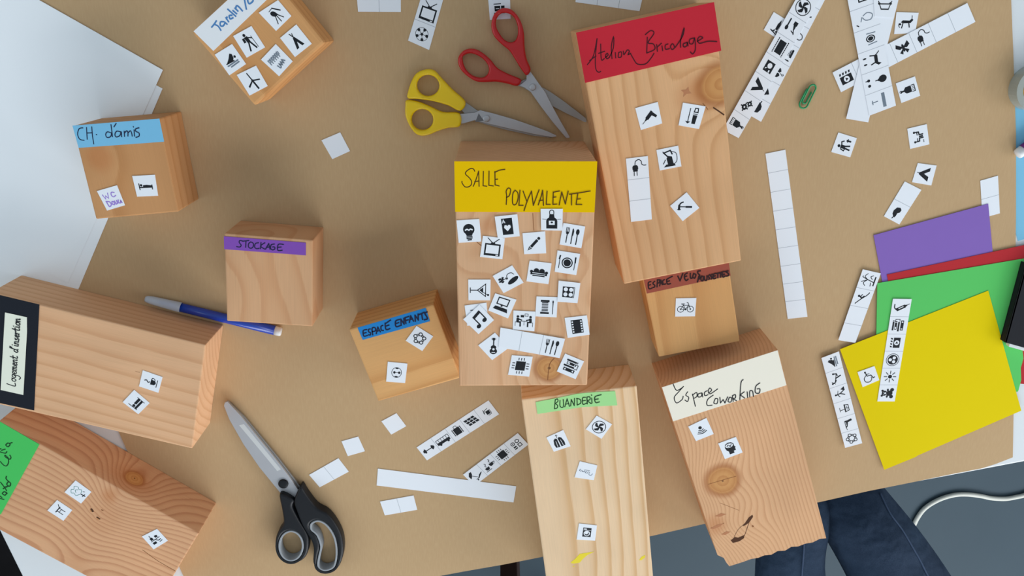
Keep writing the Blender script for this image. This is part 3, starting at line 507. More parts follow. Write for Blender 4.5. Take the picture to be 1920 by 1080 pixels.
_q.l.new(_q.noise(_tc.outputs['Object'], 14, 3), _bp.inputs['Height']); _q.l.new(_bp.outputs[0], _b.inputs['Normal'])
kz = Z0-.0003
edge = [(383, 1167), (830, 1079), (870, 1071.5), (942, 1059), (1020, 1043.5), (1224, 1004.5), (1324, 981.5), (1534, 942), (1627, 921), (1690, 908.5), (1717, 903), (1785, 889), (1840, 878.5), (1867, 870), (1899, 857.5)]
kp = [P(x, y, Z0) for x, y in edge]
updir = (P(219, 809)-P(341, 1080)).normalized()
vr = (P(1904, 300)-P(1899, 858)).normalized()
kp += [P(1902, 690), P(1905, 400), P(1905, 250), P(1900, 100), P(1896, 0), P(1896, 0)+vr*.36, kp[0]+updir*.86]
sheet('brown_paper', 'large brown wrapping paper laid over the white table', None, M_KRAFT, kz, .0003, 'wrapping paper', world=kp)

# ---- two big white sheets on the left
def a3(corner, ang, name, label, z, wl=.42, ws=.297):
    a = math.radians(ang); d1 = Vector((math.cos(a), math.sin(a), 0)); d2 = Vector((-d1.y, d1.x, 0))
    return sheet(name, label, None, M_SHEET, z, cat='paper sheet', world=[corner, corner+d1*wl, corner+d1*wl+d2*ws, corner+d2*ws], group='big white sheets on the left')
a3(P(305, 166), 150.5, 'white_sheet', 'lower big white paper sheet, reaching down to the wooden blocks on the left', Z0+.0001, .40, .32)
a3(P(306, 131), 149.2, 'white_sheet', 'topmost big white paper sheet at the upper left corner', Z0+.0005, .40, .20)

# ================================================================== WOODEN BLOCKS
T = TILE
BLOCKS = {}
def block(key, label, px, h, wargs, marks=(), grp='wooden blocks with handwritten labels', outline=None, bev=.0011, world=None):
    z = Z0+h
    q = world or [P(x, y, z) for x, y in px]
    ang = math.atan2((q[1]-q[0]).y, (q[1]-q[0]).x)
    c = sum(q, Vector())/4; c.z = Z0
    inv = Matrix.Rotation(-ang, 4, 'Z')
    def loc(p): return inv @ (Vector(p)-c)
    root = empty('wooden_block', c, ang); tag(root, label, 'wooden block', grp)
    BLOCKS[key] = (root, loc, z, h)
    kn = []
    wa = dict(wargs)
    for (pl, kx, ky, r, reach, push) in wa.pop('knots', ()):
        if pl == 'xy':
            p = loc(P(kx, ky, z)); kn.append(('xy', p.x, p.y, r, reach, push))
        else: kn.append((pl, kx, ky, r, reach, push))
    m = wood('wood_'+key, knots=kn, **wa)
    mb = MB()
    if outline: mb.prism(up_order([loc(P(x, y, z)) for x, y in outline]), 0, 0)
    else: mb.prism(up_order([loc(p) for p in q]), 0, 0)
    mb.build('timber', m, root, bevel=bev)
    if marks:
        for (kind, w, pts, mi) in marks:
            mk = MB(); pl = [loc(P(x, y, z)) for x, y in pts]
            if kind == 'l': stroke(mk, smooth_line([(p.x, p.y) for p in pl], 4), w, 0, h+.00006)
            else: mk.face(up_order([(p.x, p.y, h+.00007) for p in pl]), 0)
            mk.build(['crack', 'paint_mark', 'bark_pocket', 'grain_patch'][mi], [M_CRACK, M_YELLOWMARK, M_BARK, M_STAIN][mi], root)
    return root
def label_on(key, name, px, mat_, ink, strokes_, width=.0008, lift=.0001, parent=None, lab=None):
    root, loc, z, h = BLOCKS[key]
    mb = MB(); top = [loc(P(x, y, z+.0003)) for x, y in px]
    for p in top: p.z = h+lift+.0003
    mb.prism(up_order(top), h+lift, 0)
    for k, s in enumerate(strokes_):
        pts = [loc(P(x, y, z+.0003)) for x, y in s]
        stroke(mb, smooth_line([(p.x, p.y) for p in pts], 4), width, 1, h+lift+.00034+.000008*k)
    ob = mb.build(name, [mat_, ink], parent or root)
    if lab: ob['label'] = lab
    return ob
PINE = dict(light=(224, 178, 138), dark=(200, 144, 102))
HONEY = dict(light=(214, 164, 108), dark=(186, 130, 78))
PALE = dict(light=(236, 204, 166), dark=(214, 168, 118))
RED = dict(light=(218, 168, 128), dark=(180, 120, 84))

# --- SALLE POLYVALENTE
block('salle', 'tall wooden block with yellow label SALLE POLYVALENTE, covered in pictogram tiles', [(852, 302), (1119, 302), (1101, 722.5), (861, 724)], 5.7*T,
      dict(PINE, axis='Y', pith=(-.05, -.02), freq=170, warp=.006, seed=1, contrast=.42, knots=[('xy', 1030, 690, .0085, .022, .012), ('xy', 925, 422, -.010, .02, .008), ('xy', 1078, 465, -.012, .014, .006), ('xy', 1062, 512, -.005, .008, .003), ('xy', 1095, 560, 0, .02, .010), ('xy', 880, 480, 0, .016, .008)]),
      marks=[('l', .0006, [(1039, 672), (1031, 682), (1028, 700), (1027, 712)], 0), ('l', .0004, [(999, 400), (1000, 420), (1001, 432)], 0), ('l', .0005, [(892, 452), (904, 462)], 0)])
SC = (830, 230, 6)
st = [[(360,545),(345,520),(310,518),(265,550),(258,580),(300,620),(325,660),(320,700),(290,722),(250,720),(220,680),(218,660)],
 [(345,715),(375,640),(405,545)],[(405,545),(410,715)],[(360,665),(410,655)],[(458,548),(455,710)],[(455,710),(495,715)],[(522,545),(520,705)],[(520,705),(570,712)],
 [(588,550),(590,700)],[(590,700),(635,712)],[(585,560),(640,535),(700,525)],[(590,640),(618,635)],
 [(715,920),(720,830),(715,770),(740,735),(765,755),(750,820),(720,840)],[(815,760),(790,800),(785,890),(800,925),(830,910),(848,850),(845,790),(815,760)],
 [(870,760),(858,930)],[(858,930),(905,930)],[(905,770),(945,880)],[(1000,770),(960,860),(915,990)],[(1000,770),(1020,930)],[(1020,930),(1085,755)],
 [(1075,925),(1105,840),(1125,760)],[(1125,760),(1135,930)],[(1085,880),(1130,870)],[(1175,770),(1165,920)],[(1165,920),(1210,920)],[(1245,780),(1240,920)],[(1240,920),(1285,915)],[(1255,780),(1315,768)],[(1240,840),(1275,835)],
 [(1310,925),(1340,780)],[(1340,780),(1380,915)],[(1380,915),(1412,768)],[(1450,800),(1450,925)],[(1425,805),(1530,790),(1660,768)],[(1520,800),(1500,920)],[(1500,920),(1565,920)],[(1510,860),(1550,855)]]
label_on('salle', 'name_label', crop(*SC, [(130,435),(1740,435),(1708,1010),(140,1003)]), mat('yellow_card', (236, 192, 0), .75, spec=.08), M_BROWNINK, [crop(*SC, s) for s in st], .0007, lab='bright yellow label reading SALLE POLYVALENTE')

# --- ATELIER BRICOLAGE
block('atelier', 'long wooden block with red label Atelier Bricolage and tool pictograms', [(1080, 61), (1338.7, 3.7), (1390, 489), (1170, 533)], 3.2*T,
      dict(light=(222, 174, 128), dark=(196, 142, 94), axis='Y', pith=(.09, -.06), freq=150, warp=.003, seed=2, contrast=.5, knots=[('xy', 1352, 158, .013, .026, .020), ('xy', 1322, 168, -.016, .016, .006)]),
      marks=[('l', .0010, [(1338, 202), (1347, 208), (1357, 215)], 2), ('l', .0005, [(1318, 194), (1327, 205)], 0), ('p', 0, [(1277, 169), (1286, 168), (1291, 163), (1292, 171), (1297, 175), (1287, 176), (1281, 182), (1282, 174)], 3)])
SC = (1040, 0, 4)
st = [[(245,485),(290,420),(318,290)],[(318,290),(305,440),(310,520),(330,542),(345,535)],[(262,455),(310,420)],[(345,330),(350,445),(372,440)],[(330,400),(375,385)],[(380,430),(400,415),(395,400),(382,415),(390,440),(410,432)],
 [(410,430),(440,360),(442,275),(425,350),(430,440)],[(455,395),(458,435)],[(480,395),(478,430),(500,425),(500,390),(480,395)],[(515,385),(520,410),(545,375),(560,385),(550,410),(570,400)],[(570,405),(590,440),(620,480),(680,480),(720,440),(745,400)],
 [(695,280),(690,395)],[(680,260),(720,230),(745,250),(700,320),(740,330),(750,370),(690,398)],[(765,335),(770,385)],[(768,355),(800,325)],[(805,345),(810,380)],[(850,330),(830,340),(832,370),(860,365)],[(880,330),(868,350),(880,372),(898,358),(890,332),(880,330)],
 [(905,355),(960,270),(970,210),(945,300),(945,355)],[(990,320),(965,330),(968,352),(990,345),(995,318),(1000,345)],[(1050,285),(1015,295),(1010,325),(1035,328),(1050,290),(1055,370),(1035,405),(1018,390)],[(1070,310),(1110,285),(1090,275),(1072,295),(1085,325),(1150,310),(1215,312)]]
label_on('atelier', 'name_label', crop(*SC, [(160,245),(1195,15),(1250,380),(228,622)]), mat('red_card', (196, 44, 58), .75, spec=.08), mat('dark_felt_on_red', (66, 20, 30), .6, spec=.2), [crop(*SC, s) for s in st], .0007, lab='red label reading Atelier Bricolage')

# --- CH. D'AMIS
block('amis', "small wooden block with sky blue label CH. d'amis beside the white sheets", [(136, 236), (298, 222), (335, 397), (180, 411)], 2.75*T,
      dict(light=(202, 150, 102), dark=(176, 120, 72), axis='Y', pith=(.01, -.05), freq=90, warp=.006, seed=3, contrast=.45, knots=[('xy', 185, 295, -.012, .02, .006)]))
SC = (100, 180, 4.319)
st = [[(240,258),(210,265),(198,310),(215,350),(250,358)],[(270,255),(275,350)],[(275,300),(315,298)],[(312,250),(318,320),(328,388)],[(348,312),(352,313)],[(470,300),(440,290),(425,310),(435,335),(465,328),(475,290)],[(468,232),(480,330)],[(510,222),(492,250)],
 [(545,290),(515,285),(500,310),(510,332),(540,320),(550,290),(555,330)],[(575,285),(578,328)],[(578,300),(595,282),(605,295),(605,325)],[(605,300),(625,282),(635,300),(640,325)],[(655,275),(658,325)],[(649,248),(651,252)],[(695,258),(670,265),(668,285),(695,300),(695,325),(670,335)]]
label_on('amis', 'name_label', crop(*SC, [(155,240),(858,183),(897,370),(205,420)]), mat('light_blue_card', (124, 190, 226), .75, spec=.08), M_NAVY, [crop(*SC, s) for s in st], .0007, lab="sky blue label reading CH. d'amis")

# --- STOCKAGE
block('stockage', 'small wooden block with purple label STOCKAGE beside the blue felt pen', [(420.5, 437.5), (586.6, 450.3), (585.9, 612.5), (425.3, 602)], 2.55*T,
      dict(light=(212, 166, 126), dark=(196, 140, 98), axis='Y', pith=(.0, .035), freq=60, warp=.008, slope=.25, seed=4, contrast=.45, knots=[('xy', 440, 540, 0, .03, .012)]))
SC = (380, 380, 4.153)
st = [[(318,300),(290,295),(285,310),(300,330),(290,345),(265,342)],[(310,300),(360,295)],[(338,298),(335,348)],[(375,305),(358,320),(358,345),(375,355),(392,345),(395,318),(375,305)],[(435,312),(412,318),(405,345),(420,358),(440,355)],[(455,310),(450,358)],[(485,312),(452,338),(485,362)],
 [(490,362),(515,318)],[(515,318),(525,362)],[(498,348),(523,345)],[(560,322),(535,328),(530,355),(545,368),(562,360),(560,345),(545,345)],[(630,325),(590,325),(585,370),(620,370)],[(588,348),(612,345)]]
label_on('stockage', 'name_label', crop(*SC, [(165,262),(803,312),(803,410),(168,362)]), mat('purple_label_card', (132, 82, 178), .75, spec=.08), M_NAVY, [crop(*SC, s) for s in st], .0008, lab='purple label reading STOCKAGE')

# --- ESPACE ENFANTS
block('enfants', 'small wooden block with blue label ESPACE ENFANTS left of the tall block', [(654.4, 617.8), (812.9, 571), (863.7, 708.6), (709.3, 752.7)], 2.45*T,
      dict(light=(222, 170, 112), dark=(198, 140, 84), axis='X', pith=(.02, -.045), freq=110, warp=.006, slope=-.1, seed=5, contrast=.6))
SC = (560, 540, 4.5)
st = [[(575,350),(545,360),(550,405),(580,400)],[(548,382),(570,375)],[(605,345),(590,350),(592,370),(605,375),(605,395),(590,395)],[(625,395),(620,340),(645,335),(648,360),(622,368)],[(655,385),(668,330)],[(668,330),(690,370)],[(660,365),(680,358)],[(710,315),(695,325),(698,355),(715,358)],
 [(775,270),(740,295),(730,300),(738,350),(770,342)],[(735,322),(762,312)],[(850,265),(818,280),(822,325),(855,318)],[(820,300),(845,292)],[(865,315),(862,262)],[(862,262),(890,305)],[(890,305),(888,255)],[(905,300),(898,250)],[(898,250),(930,240)],[(900,275),(925,268)],[(935,290),(945,235)],[(945,235),(970,280)],[(940,265),(962,260)],
 [(985,280),(982,230)],[(982,230),(1010,270)],[(1010,270),(1008,220)],[(1015,225),(1060,205)],[(1038,215),(1045,265)],[(1085,200),(1065,215),(1080,240),(1085,260),(1060,268)]]
label_on('enfants', 'name_label', crop(*SC, [(497,335),(1072,168),(1108,280),(540,438)]), mat('mid_blue_card', (44, 134, 206), .75, spec=.08), M_NAVY, [crop(*SC, s) for s in st], .0011, lab='blue label reading ESPACE ENFANTS')

# --- ESPACE VELOS POUSSETTES
block('velos', 'small wooden block with red-brown label ESPACE VELOS POUSSETTES at the foot of the red-labelled block', [(1204, 519), (1364.5, 484), (1387.3, 640), (1235.5, 669.5)], 2.2*T,
      dict(HONEY, axis='Y', pith=(.03, -.06), freq=80, warp=.004, seed=6, contrast=.45))
SC = (1200, 490, 9.6)
st = [[(195,365),(150,385),(160,490),(215,480)],[(155,430),(190,420)],[(265,360),(235,385),(240,410),(265,430),(262,460),(235,470)],[(305,460),(315,330)],[(310,340),(350,330),(345,380),(312,395)],[(355,440),(375,335)],[(375,335),(400,420)],[(360,400),(390,390)],[(440,330),(410,350),(420,410),(460,405)],[(580,270),(520,300),(480,325)],[(480,325),(490,405),(550,400)],[(485,365),(530,350)],
 [(680,265),(720,350)],[(720,350),(770,220)],[(850,210),(805,240),(800,300),(830,345),(865,320)],[(805,275),(840,265)],[(905,215),(910,300),(950,295)],[(965,220),(950,280),(985,300),(1005,240),(965,220)],[(1085,170),(1040,180),(1045,220),(1075,250),(1065,300)],
 [(1035,370),(1060,270)],[(1055,280),(1095,290),(1050,325)],[(1110,265),(1095,330),(1130,350),(1140,280),(1110,265)],[(1155,270),(1165,335),(1200,335),(1205,260)],[(1255,240),(1225,270),(1250,300),(1235,325)],[(1300,230),(1270,260),(1295,290),(1280,318)],[(1365,215),(1320,235),(1320,310),(1365,300)],[(1322,270),(1355,260)],
 [(1375,220),(1425,205)],[(1400,215),(1400,295)],[(1425,210),(1480,190)],[(1450,200),(1450,285)],[(1530,185),(1480,195),(1490,280),(1530,265)],[(1488,240),(1520,230)],[(1585,170),(1545,185),(1590,220),(1590,255),(1550,265)]]
label_on('velos', 'name_label', crop(*SC, [(66,320),(1592,-20),(1632,255),(125,580)]), mat('red_brown_card', (156, 84, 70), .75, spec=.08), mat('dark_felt_on_brown', (44, 22, 26), .6, spec=.2), [crop(*SC, s) for s in st], .0011, lab='red-brown label reading ESPACE VELOS POUSSETTES')

# --- BUANDERIE
def extend(pa, pb, qa, qb, h, length):
    z = Z0+h; a, b = P(*pa, z), P(*pb, z); da = (P(*qa, z)-a).normalized(); db = (P(*qb, z)-b).normalized(); d = (da+db).normalized()
    return [a, b, b+d*length, a+d*length]
block('buanderie', 'long pale wooden block with light green label BUANDERIE overhanging the table edge', None, 2.7*T,
      dict(PALE, axis='Y', pith=(-.045, -.02), freq=115, warp=.003, seed=7, contrast=.7, bend=.35),
      marks=[('p', 0, crop(960, 880, 5.4, [(590,945),(640,905),(685,855),(835,832),(760,870),(720,905),(685,945),(620,955)]), 1), ('p', 0, crop(960, 880, 5.4, [(1285,920),(1310,885),(1350,865),(1345,895),(1310,920)]), 1),
             ('p', 0, crop(960, 880, 5.4, [(612,985),(630,975),(632,988)]), 1)],
      world=extend((977.8, 748.9), (1193.8, 723.3), (1021, 1080), (1227, 1080), 2.7*T, 13.3*T))
SC = (960, 660, 4.5)
st = [[(365,400),(358,478)],[(365,405),(382,395),(388,415),(368,435),(385,450),(380,472),(358,478)],[(405,408),(405,455),(425,468),(435,450),(432,400)],[(445,462),(465,395)],[(465,395),(485,458)],[(452,440),(480,435)],[(495,455),(500,400)],[(500,400),(525,452)],[(525,452),(528,390)],[(548,390),(550,445)],[(545,392),(575,400),(580,430),(550,447)],
 [(620,382),(595,388),(598,440),(628,432)],[(597,412),(620,408)],[(635,438),(632,380)],[(632,380),(655,378),(658,400),(635,412)],[(635,412),(668,435)],[(672,388),(675,430)],[(670,362),(672,365)],[(752,360),(700,378),(705,425),(738,420)],[(702,400),(728,395)]]
label_on('buanderie', 'name_label', crop(*SC, [(200,422),(400,384),(550,352),(700,338),(870,330),(888,450),(600,464),(400,494),(215,523)]), mat('light_green_card', (166, 226, 152), .75, spec=.08), M_DARKGREENINK, [crop(*SC, s) for s in st], .0008, lab='light green label reading BUANDERIE')

# --- ESPACE COWORKING
jag = []
for i in range(15):
    t = i/14; x = 1549.6+(1368.3-1549.6)*t; y = 1009.0+(1060.8-1009.0)*t
    jag.append((x+random.uniform(-1.2, 1.2), y+random.uniform(-2.6, 1.2) if i % 2 else y+random.uniform(0, 1.6)))
block('coworking', 'long knotty wooden block with cream label Espace Coworking and splintered end', [(1241.3, 726.3), (1458.8, 656.7), (1549.6, 1009.6), (1352, 1060)], 3.0*T,
      dict(light=(222, 174, 132), dark=(194, 138, 96), axis='Y', pith=(-.10, .01), freq=330, warp=.0022, seed=8, contrast=.5, knots=[('xy', 1355, 902, .0125, .026, .016), ('xy', 1398, 985, 0, .022, .012), ('xy', 1342, 985, -.016, .02, .008)]),
      marks=[('l', .0004, [(1328, 908), (1345, 903), (1362, 898), (1380, 893)], 0), ('p', 0, [(1370, 1013), (1378, 1007), (1384, 1008), (1396, 1003), (1395, 1009), (1386, 1015), (1374, 1018)], 2), ('p', 0, [(1411, 965), (1412, 969), (1406, 978), (1399, 984), (1392, 987), (1398, 979), (1404, 970)], 2), ('l', .00035, [(1397, 981), (1384, 993), (1376, 1008)], 2), ('l', .0005, [(1405, 977), (1401, 990), (1396, 1004)], 2), ('l', .0014, [(1411, 986), (1412, 987)], 0), ('p', 0, [(1332, 991), (1344, 984), (1357, 981), (1350, 987), (1338, 992)], 3), ('p', 0, [(1352, 1002), (1362, 996), (1370, 997), (1360, 1003)], 3), ('p', 0, [(1340, 968), (1352, 962), (1362, 964), (1350, 969)], 3),
             ('l', .0007, [(1333, 990), (1345, 987), (1357, 981)], 0), ('l', .0003, [(1350, 943), (1368, 950), (1386, 957)], 0)],
      outline=[(1241.3, 726.3), (1458.8, 656.7)]+jag+[(1362, 1055), (1357, 1046), (1345.4, 1040.8)], bev=.0)
SC = (1210, 620, 2.4)
st = [[(125,240),(140,268),(165,257),(172,250),(150,275),(130,300),(140,325),(165,310),(170,295)],[(190,275),(182,290),(195,300),(190,318),(178,312)],[(212,285),(225,340)],[(212,290),(230,278),(232,295),(218,305)],[(252,280),(238,285),(238,298),(252,295),(255,280),(258,298)],[(278,270),(266,278),(268,292),(282,288)],[(285,280),(298,268),(290,258),(283,272),(292,284),(325,262)],
 [(305,290),(280,310),(278,335),(300,335)],[(315,305),(308,325),(322,328),(326,308),(315,305)],[(335,300),(338,325)],[(338,325),(350,310)],[(350,310),(358,325)],[(358,325),(370,298)],[(378,300),(372,318),(385,320),(388,302),(378,300)],[(395,318),(392,292)],[(392,292),(405,288),(405,302),(394,306)],[(394,306),(410,315)],[(440,220),(430,235),(425,310)],[(425,290),(445,275)],[(428,290),(447,303)],[(458,275),(460,300)],[(470,298),(470,272),(482,272),(486,296)],[(515,235),(497,250),(495,278),(512,280),(515,262),(503,262)]]
label_on('coworking', 'name_label', crop(*SC, [(75,255),(595,88),(635,245),(125,408)]), mat('cream_card', (244, 238, 222), .75, spec=.08), M_INK, [crop(*SC, s) for s in st], .0008, lab='cream label reading Espace Coworking')

# --- LOGEMENT D'INSERTION
zl = Z0+2.8*T
lq = [P(-20, 548.5, zl), P(385.4, 646.8, zl), P(360.4, 841.4, zl)]; lq.append(lq[0]+lq[2]-lq[1])
block('logement', "long wooden block with black and cream label Logement d'insertion at the left edge", None, 2.8*T,
      dict(PINE, axis='X', pith=(.075, -.06), freq=150, warp=.003, slope=.03, seed=9, contrast=.45), world=lq,
      marks=[('l', .0003, [(254, 696), (258, 697.5), (262, 698)], 0)])
SC = (0, 540, 4.5)
bl = label_on('logement', 'label_backing', [(-20, 548.7), (73.8, 571), (63.8, 769.5), (-43, 746.5)], mat('black_card', (34, 38, 46), .75, spec=.08), M_INK, [], lab='black card strip under the cream label')
GLY = {'L': (.75, [[(.2, 2), (0, 0), (.6, .05)]]), 'o': (.62, [[(.3, 1), (.05, .7), (.1, .15), (.35, 0), (.55, .4), (.5, .85), (.3, 1), (.5, .95), (.62, 1)]]),
 'g': (.62, [[(.55, .95), (.2, .95), (.05, .4), (.25, .1), (.5, .5), (.58, .9)], [(.58, .9), (.5, -.5), (.2, -1.1), (-.15, -.8)]]), 'e': (.55, [[(.05, .45), (.42, .6), (.4, .95), (.15, .9), (.06, .4), (.25, 0), (.55, .2)]]),
 'm': (.85, [[(.02, 1), (.05, 0)], [(.05, .6), (.25, 1), (.35, .8), (.36, 0)], [(.36, .6), (.58, 1), (.68, .8), (.68, .1), (.85, .1)]]), 'n': (.6, [[(.02, 1), (.05, 0)], [(.05, .6), (.28, 1), (.42, .8), (.42, .1), (.58, .1)]]),
 't': (.55, [[(.25, 1.8), (.15, .2), (.35, 0), (.5, .15)], [(-.05, 1.05), (.5, 1.15)]]), 'd': (.65, [[(.5, .9), (.2, .95), (.02, .4), (.2, 0), (.45, .3)], [(.7, 2.1), (.48, .3), (.62, .05)]]),
 "'": (.3, [[(.2, 2.1), (.05, 1.6)]]), 'i': (.34, [[(.08, 1), (.1, .1), (.3, .1)], [(.14, 1.5), (.16, 1.55)]]), 's': (.5, [[(.42, .95), (.12, .85), (.15, .55), (.4, .35), (.3, 0), (.0, .08)]]), 'r': (.5, [[(.02, 1), (.06, 0)], [(.06, .5), (.2, .95), (.48, .9)]]), ' ': (.5, [])}
st = []; cx_ = 0.0; adv = sum(GLY[ch][0]+.10 for ch in "Logement d'insertion")
for ch in "Logement d'insertion":
    w_, ss_ = GLY[ch]
    for g_ in ss_:
        st.append([(133+44*((cx_+x)/adv)-34*y-(4 if ch == 'L' else 0), 826-572*((cx_+x+.14*y)/adv)) for x, y in g_])
    cx_ += w_+.10
label_on('logement', 'name_label', crop(*SC, [(45,205),(228,245),(229,370),(198,900),(8,858)]), mat('pale_cream_card', (236, 240, 224), .75, spec=.08), M_INK, [crop(*SC, s) for s in st], .0008, lift=.0005, parent=bl, lab="cream label reading Logement d'insertion")

# --- ELSIA / PATIO
ze = Z0+2.9*T
eq = [P(-2, 789, ze), P(373, 999.7, ze), P(285, 1146, ze)]; eq.append(eq[0]+eq[2]-eq[1])
block('elsia', 'long knotty wooden block with bright green label at the bottom left corner', None, 2.9*T,
      dict(RED, axis='X', pith=(-.05, .075), freq=200, warp=.004, slope=-.05, seed=10, contrast=.5, knots=[('xy', 250, 940, 0, .034, .020), ('xz', .018, .026, .0075, .02, .016), ('xy', 205, 930, -.010, .012, .004), ('xz', .018, .026, -.022, .02, .004), ('xy', 172, 957, .0012, .004, .002), ('xy', 184, 972, .001, .004, .002)]), world=eq,
      marks=[('l', .0005, crop(0, 740, 3.177, [(850,925),(940,990),(1045,1050)]), 0), ('l', .0018, crop(0, 740, 3.177, [(545,682),(553,694)]), 2), ('l', .0012, crop(0, 740, 3.177, [(578,730),(594,740)]), 2), ('l', .0009, crop(0, 740, 3.177, [(605,686),(614,690)]), 0)])
SC = (0, 780, 6)
st = [[(5,512),(40,550),(75,560),(98,520),(92,470)],[(92,470),(60,440),(62,460),(110,485),(125,465),(112,440)],[(0,402),(60,418),(78,400)],[(18,385),(60,372)],[(0,372),(12,366)],[(92,302),(66,325),(92,345),(115,318),(92,302)],[(105,308),(138,298)],
 [(0,925),(45,938)],[(0,900),(22,915)],[(48,850),(28,872),(58,890),(76,862),(48,850)],[(60,855),(82,870)],[(8,745),(60,812),(74,840)],[(38,818),(72,792)],[(70,800),(92,790)],[(98,735),(78,768),(108,790),(122,758),(98,735)],[(98,735),(70,705),(74,678)]]
label_on('elsia', 'name_label', crop(*SC, [(-20, 52), (443,320), (8,1108), (-455, 835)]), mat('bright_green_card', (76, 196, 98), .75, spec=.08), M_DARKGREENINK, [crop(*SC, s) for s in st], .0009, lab='bright green label with dark green handwriting')

# --- JARDIN
zj = Z0+2.4*T
jq = [P(359, 61, zj), P(477.5, 199, zj), P(609, 80, zj)]; jq = [jq[0], jq[0]+jq[2]-jq[1], jq[2], jq[1]]
block('jardin', 'small wooden block with white label Jardin in blue ink at the top edge', None, 2.4*T,
      dict(light=(212, 158, 104), dark=(190, 132, 80), axis='Y', pith=(.02, -.08), freq=70, warp=.004, seed=11, contrast=.6), world=jq, bev=.0022)
SC = (360, 0, 12)
st = [[(445,612),(500,545),(550,470)],[(500,545),(590,590),(650,680)],[(720,490),(645,495),(640,575),(700,585),(745,520)],[(745,505),(790,545)],[(765,400),(825,490)],[(780,430),(790,385)],[(900,345),(840,355),(860,425),(925,400)],[(808,210),(985,365)],[(925,240),(1005,310)],[(970,185),(1035,250)],[(985,205),(1000,140),(1045,145),(1135,245)],[(1175,-60),(1200,80),(1225,205)],[(1300,-60),(1255,0),(1290,85),(1370,30),(1375,-50)]]
label_on('jardin', 'name_label', crop(340, 0, 4, [(92,235),(570,-205),(720,-78),(240,382)]), mat('white_label_card', (232, 236, 240), .75, spec=.08), M_BLUEINK, [crop(*SC, s) for s in st], .0011, lab='white label reading Jardin in blue ink')

# ================================================================== PICTOGRAM TILES ON THE BLOCKS
def zt(k): return BLOCKS[k][2]
PT = 'white picture tile with a black '
GS = 'picture tiles on the yellow-labelled block'
def ontile(key, sc, px, icon, what, group, lev=0, rdeg=0, full=False, **kw):
    return tile('picture_tile', what if full else PT+what, crop(*sc, px), zt(key)+.0001, (icon,), group=group, lev=lev, rdeg=rdeg, **kw)
c1 = (840, 380, 6); c2 = (840, 550, 5.683)
ontile('salle', c1, [(95,200),(352,183),(375,437),(120,452)], 'bulb', 'light bulb on the yellow-labelled block', GS)
ontile('salle', c1, [(393,372),(640,402),(612,637),(360,610)], 'television', 'television set on the yellow-labelled block', GS)
ontile('salle', c1, [(525,157),(780,130),(808,378),(560,403)], 'ace', 'ace of hearts card on the yellow-labelled block', GS, lev=1)
ontile('salle', c1, [(1298,228),(1543,268),(1500,513),(1255,470)], 'cutlery', 'fork, knife and spoon right of the apron tile', GS)
ontile('salle', c1, [(1042,70),(1292,70),(1287,315),(1048,310)], 'apron', 'apron overlapping the yellow label', GS, lev=1.4)
ontile('salle', c1, [(838,345),(1093,322),(1105,570),(857,580)], 'pen', 'fountain pen on the yellow-labelled block', GS)
ontile('salle', c1, [(1232,537),(1487,577),(1443,815),(1200,778)], 'plate', 'round plate and cutlery on the yellow-labelled block', GS)
ontile('salle', c1, [(918,652),(1165,682),(1130,917),(882,885)], 'sofa', 'sofa on the yellow-labelled block', GS)
ontile('salle', c1, [(502,825),(722,705),(850,900),(625,1018)], 'bread', 'wheat ear and loaf, tilted, on the yellow-labelled block', GS)
tile('picture_tile', PT+'cocktail glass lying on its side, on the yellow-labelled block', [(920,524.2),(919,563.2),(878.4,563),(878,524.2)], zt('salle')+.0001, ('cocktail',), group=GS)
ontile('salle', c2, [(943,33),(1170,42),(1157,257),(930,245)], 'thread', 'thread reel and needle on the yellow-labelled block', GS)
tile('picture_tile', PT+'four-burner stove on the yellow-labelled block', [(1047.5,526.2),(1088.3,530.8),(1082.8,568.5),(1045,565.8)], zt('salle')+.0001, ('stove',), group=GS, lev=1)
ontile('salle', c2, [(503,0),(730,68),(640,268),(430,183)], 'laptop', 'computer on the yellow-labelled block', GS)
ontile('salle', c2, [(177,130),(410,100),(430,330),(205,345)], 'basket', 'white picture tile mostly hidden under the music note tile', GS, full=True)
ontile('salle', c2, [(162,278),(335,120),(490,285),(325,435)], 'music', 'music note, turned on its corner, on the yellow-labelled block', GS, lev=1)
ontile('salle', c2, [(697,183),(935,195),(920,405),(690,385)], 'meeting', 'pair of people at a table on the yellow-labelled block', GS)
ontile('salle', c2, [(1243,262),(1480,235),(1510,440),(1275,475)], 'filmstrip', 'film strip at the right edge of the yellow-labelled block', GS)
ontile('salle', c2, [(322,555),(500,420),(650,580),(470,712)], 'guitar', 'guitar on the yellow-labelled block', GS, rdeg=-42)
tile('picture_strip', 'white paper strip of three cells ending in cutlery, on the yellow-labelled block', crop(*c2, [(560,365),(1248,485),(1190,690),(537,575)]), zt('salle')+.0001, ('blank', 'blank', 'cutlery'), group=GS, lev=1, rdeg=0)
ontile('salle', c2, [(680,660),(903,675),(865,888),(640,868)], 'chip', 'computer chip on the yellow-labelled block', GS)
ontile('salle', c2, [(1248,642),(1450,725),(1360,915),(1160,832)], 'books', 'stack of books on the yellow-labelled block', GS)

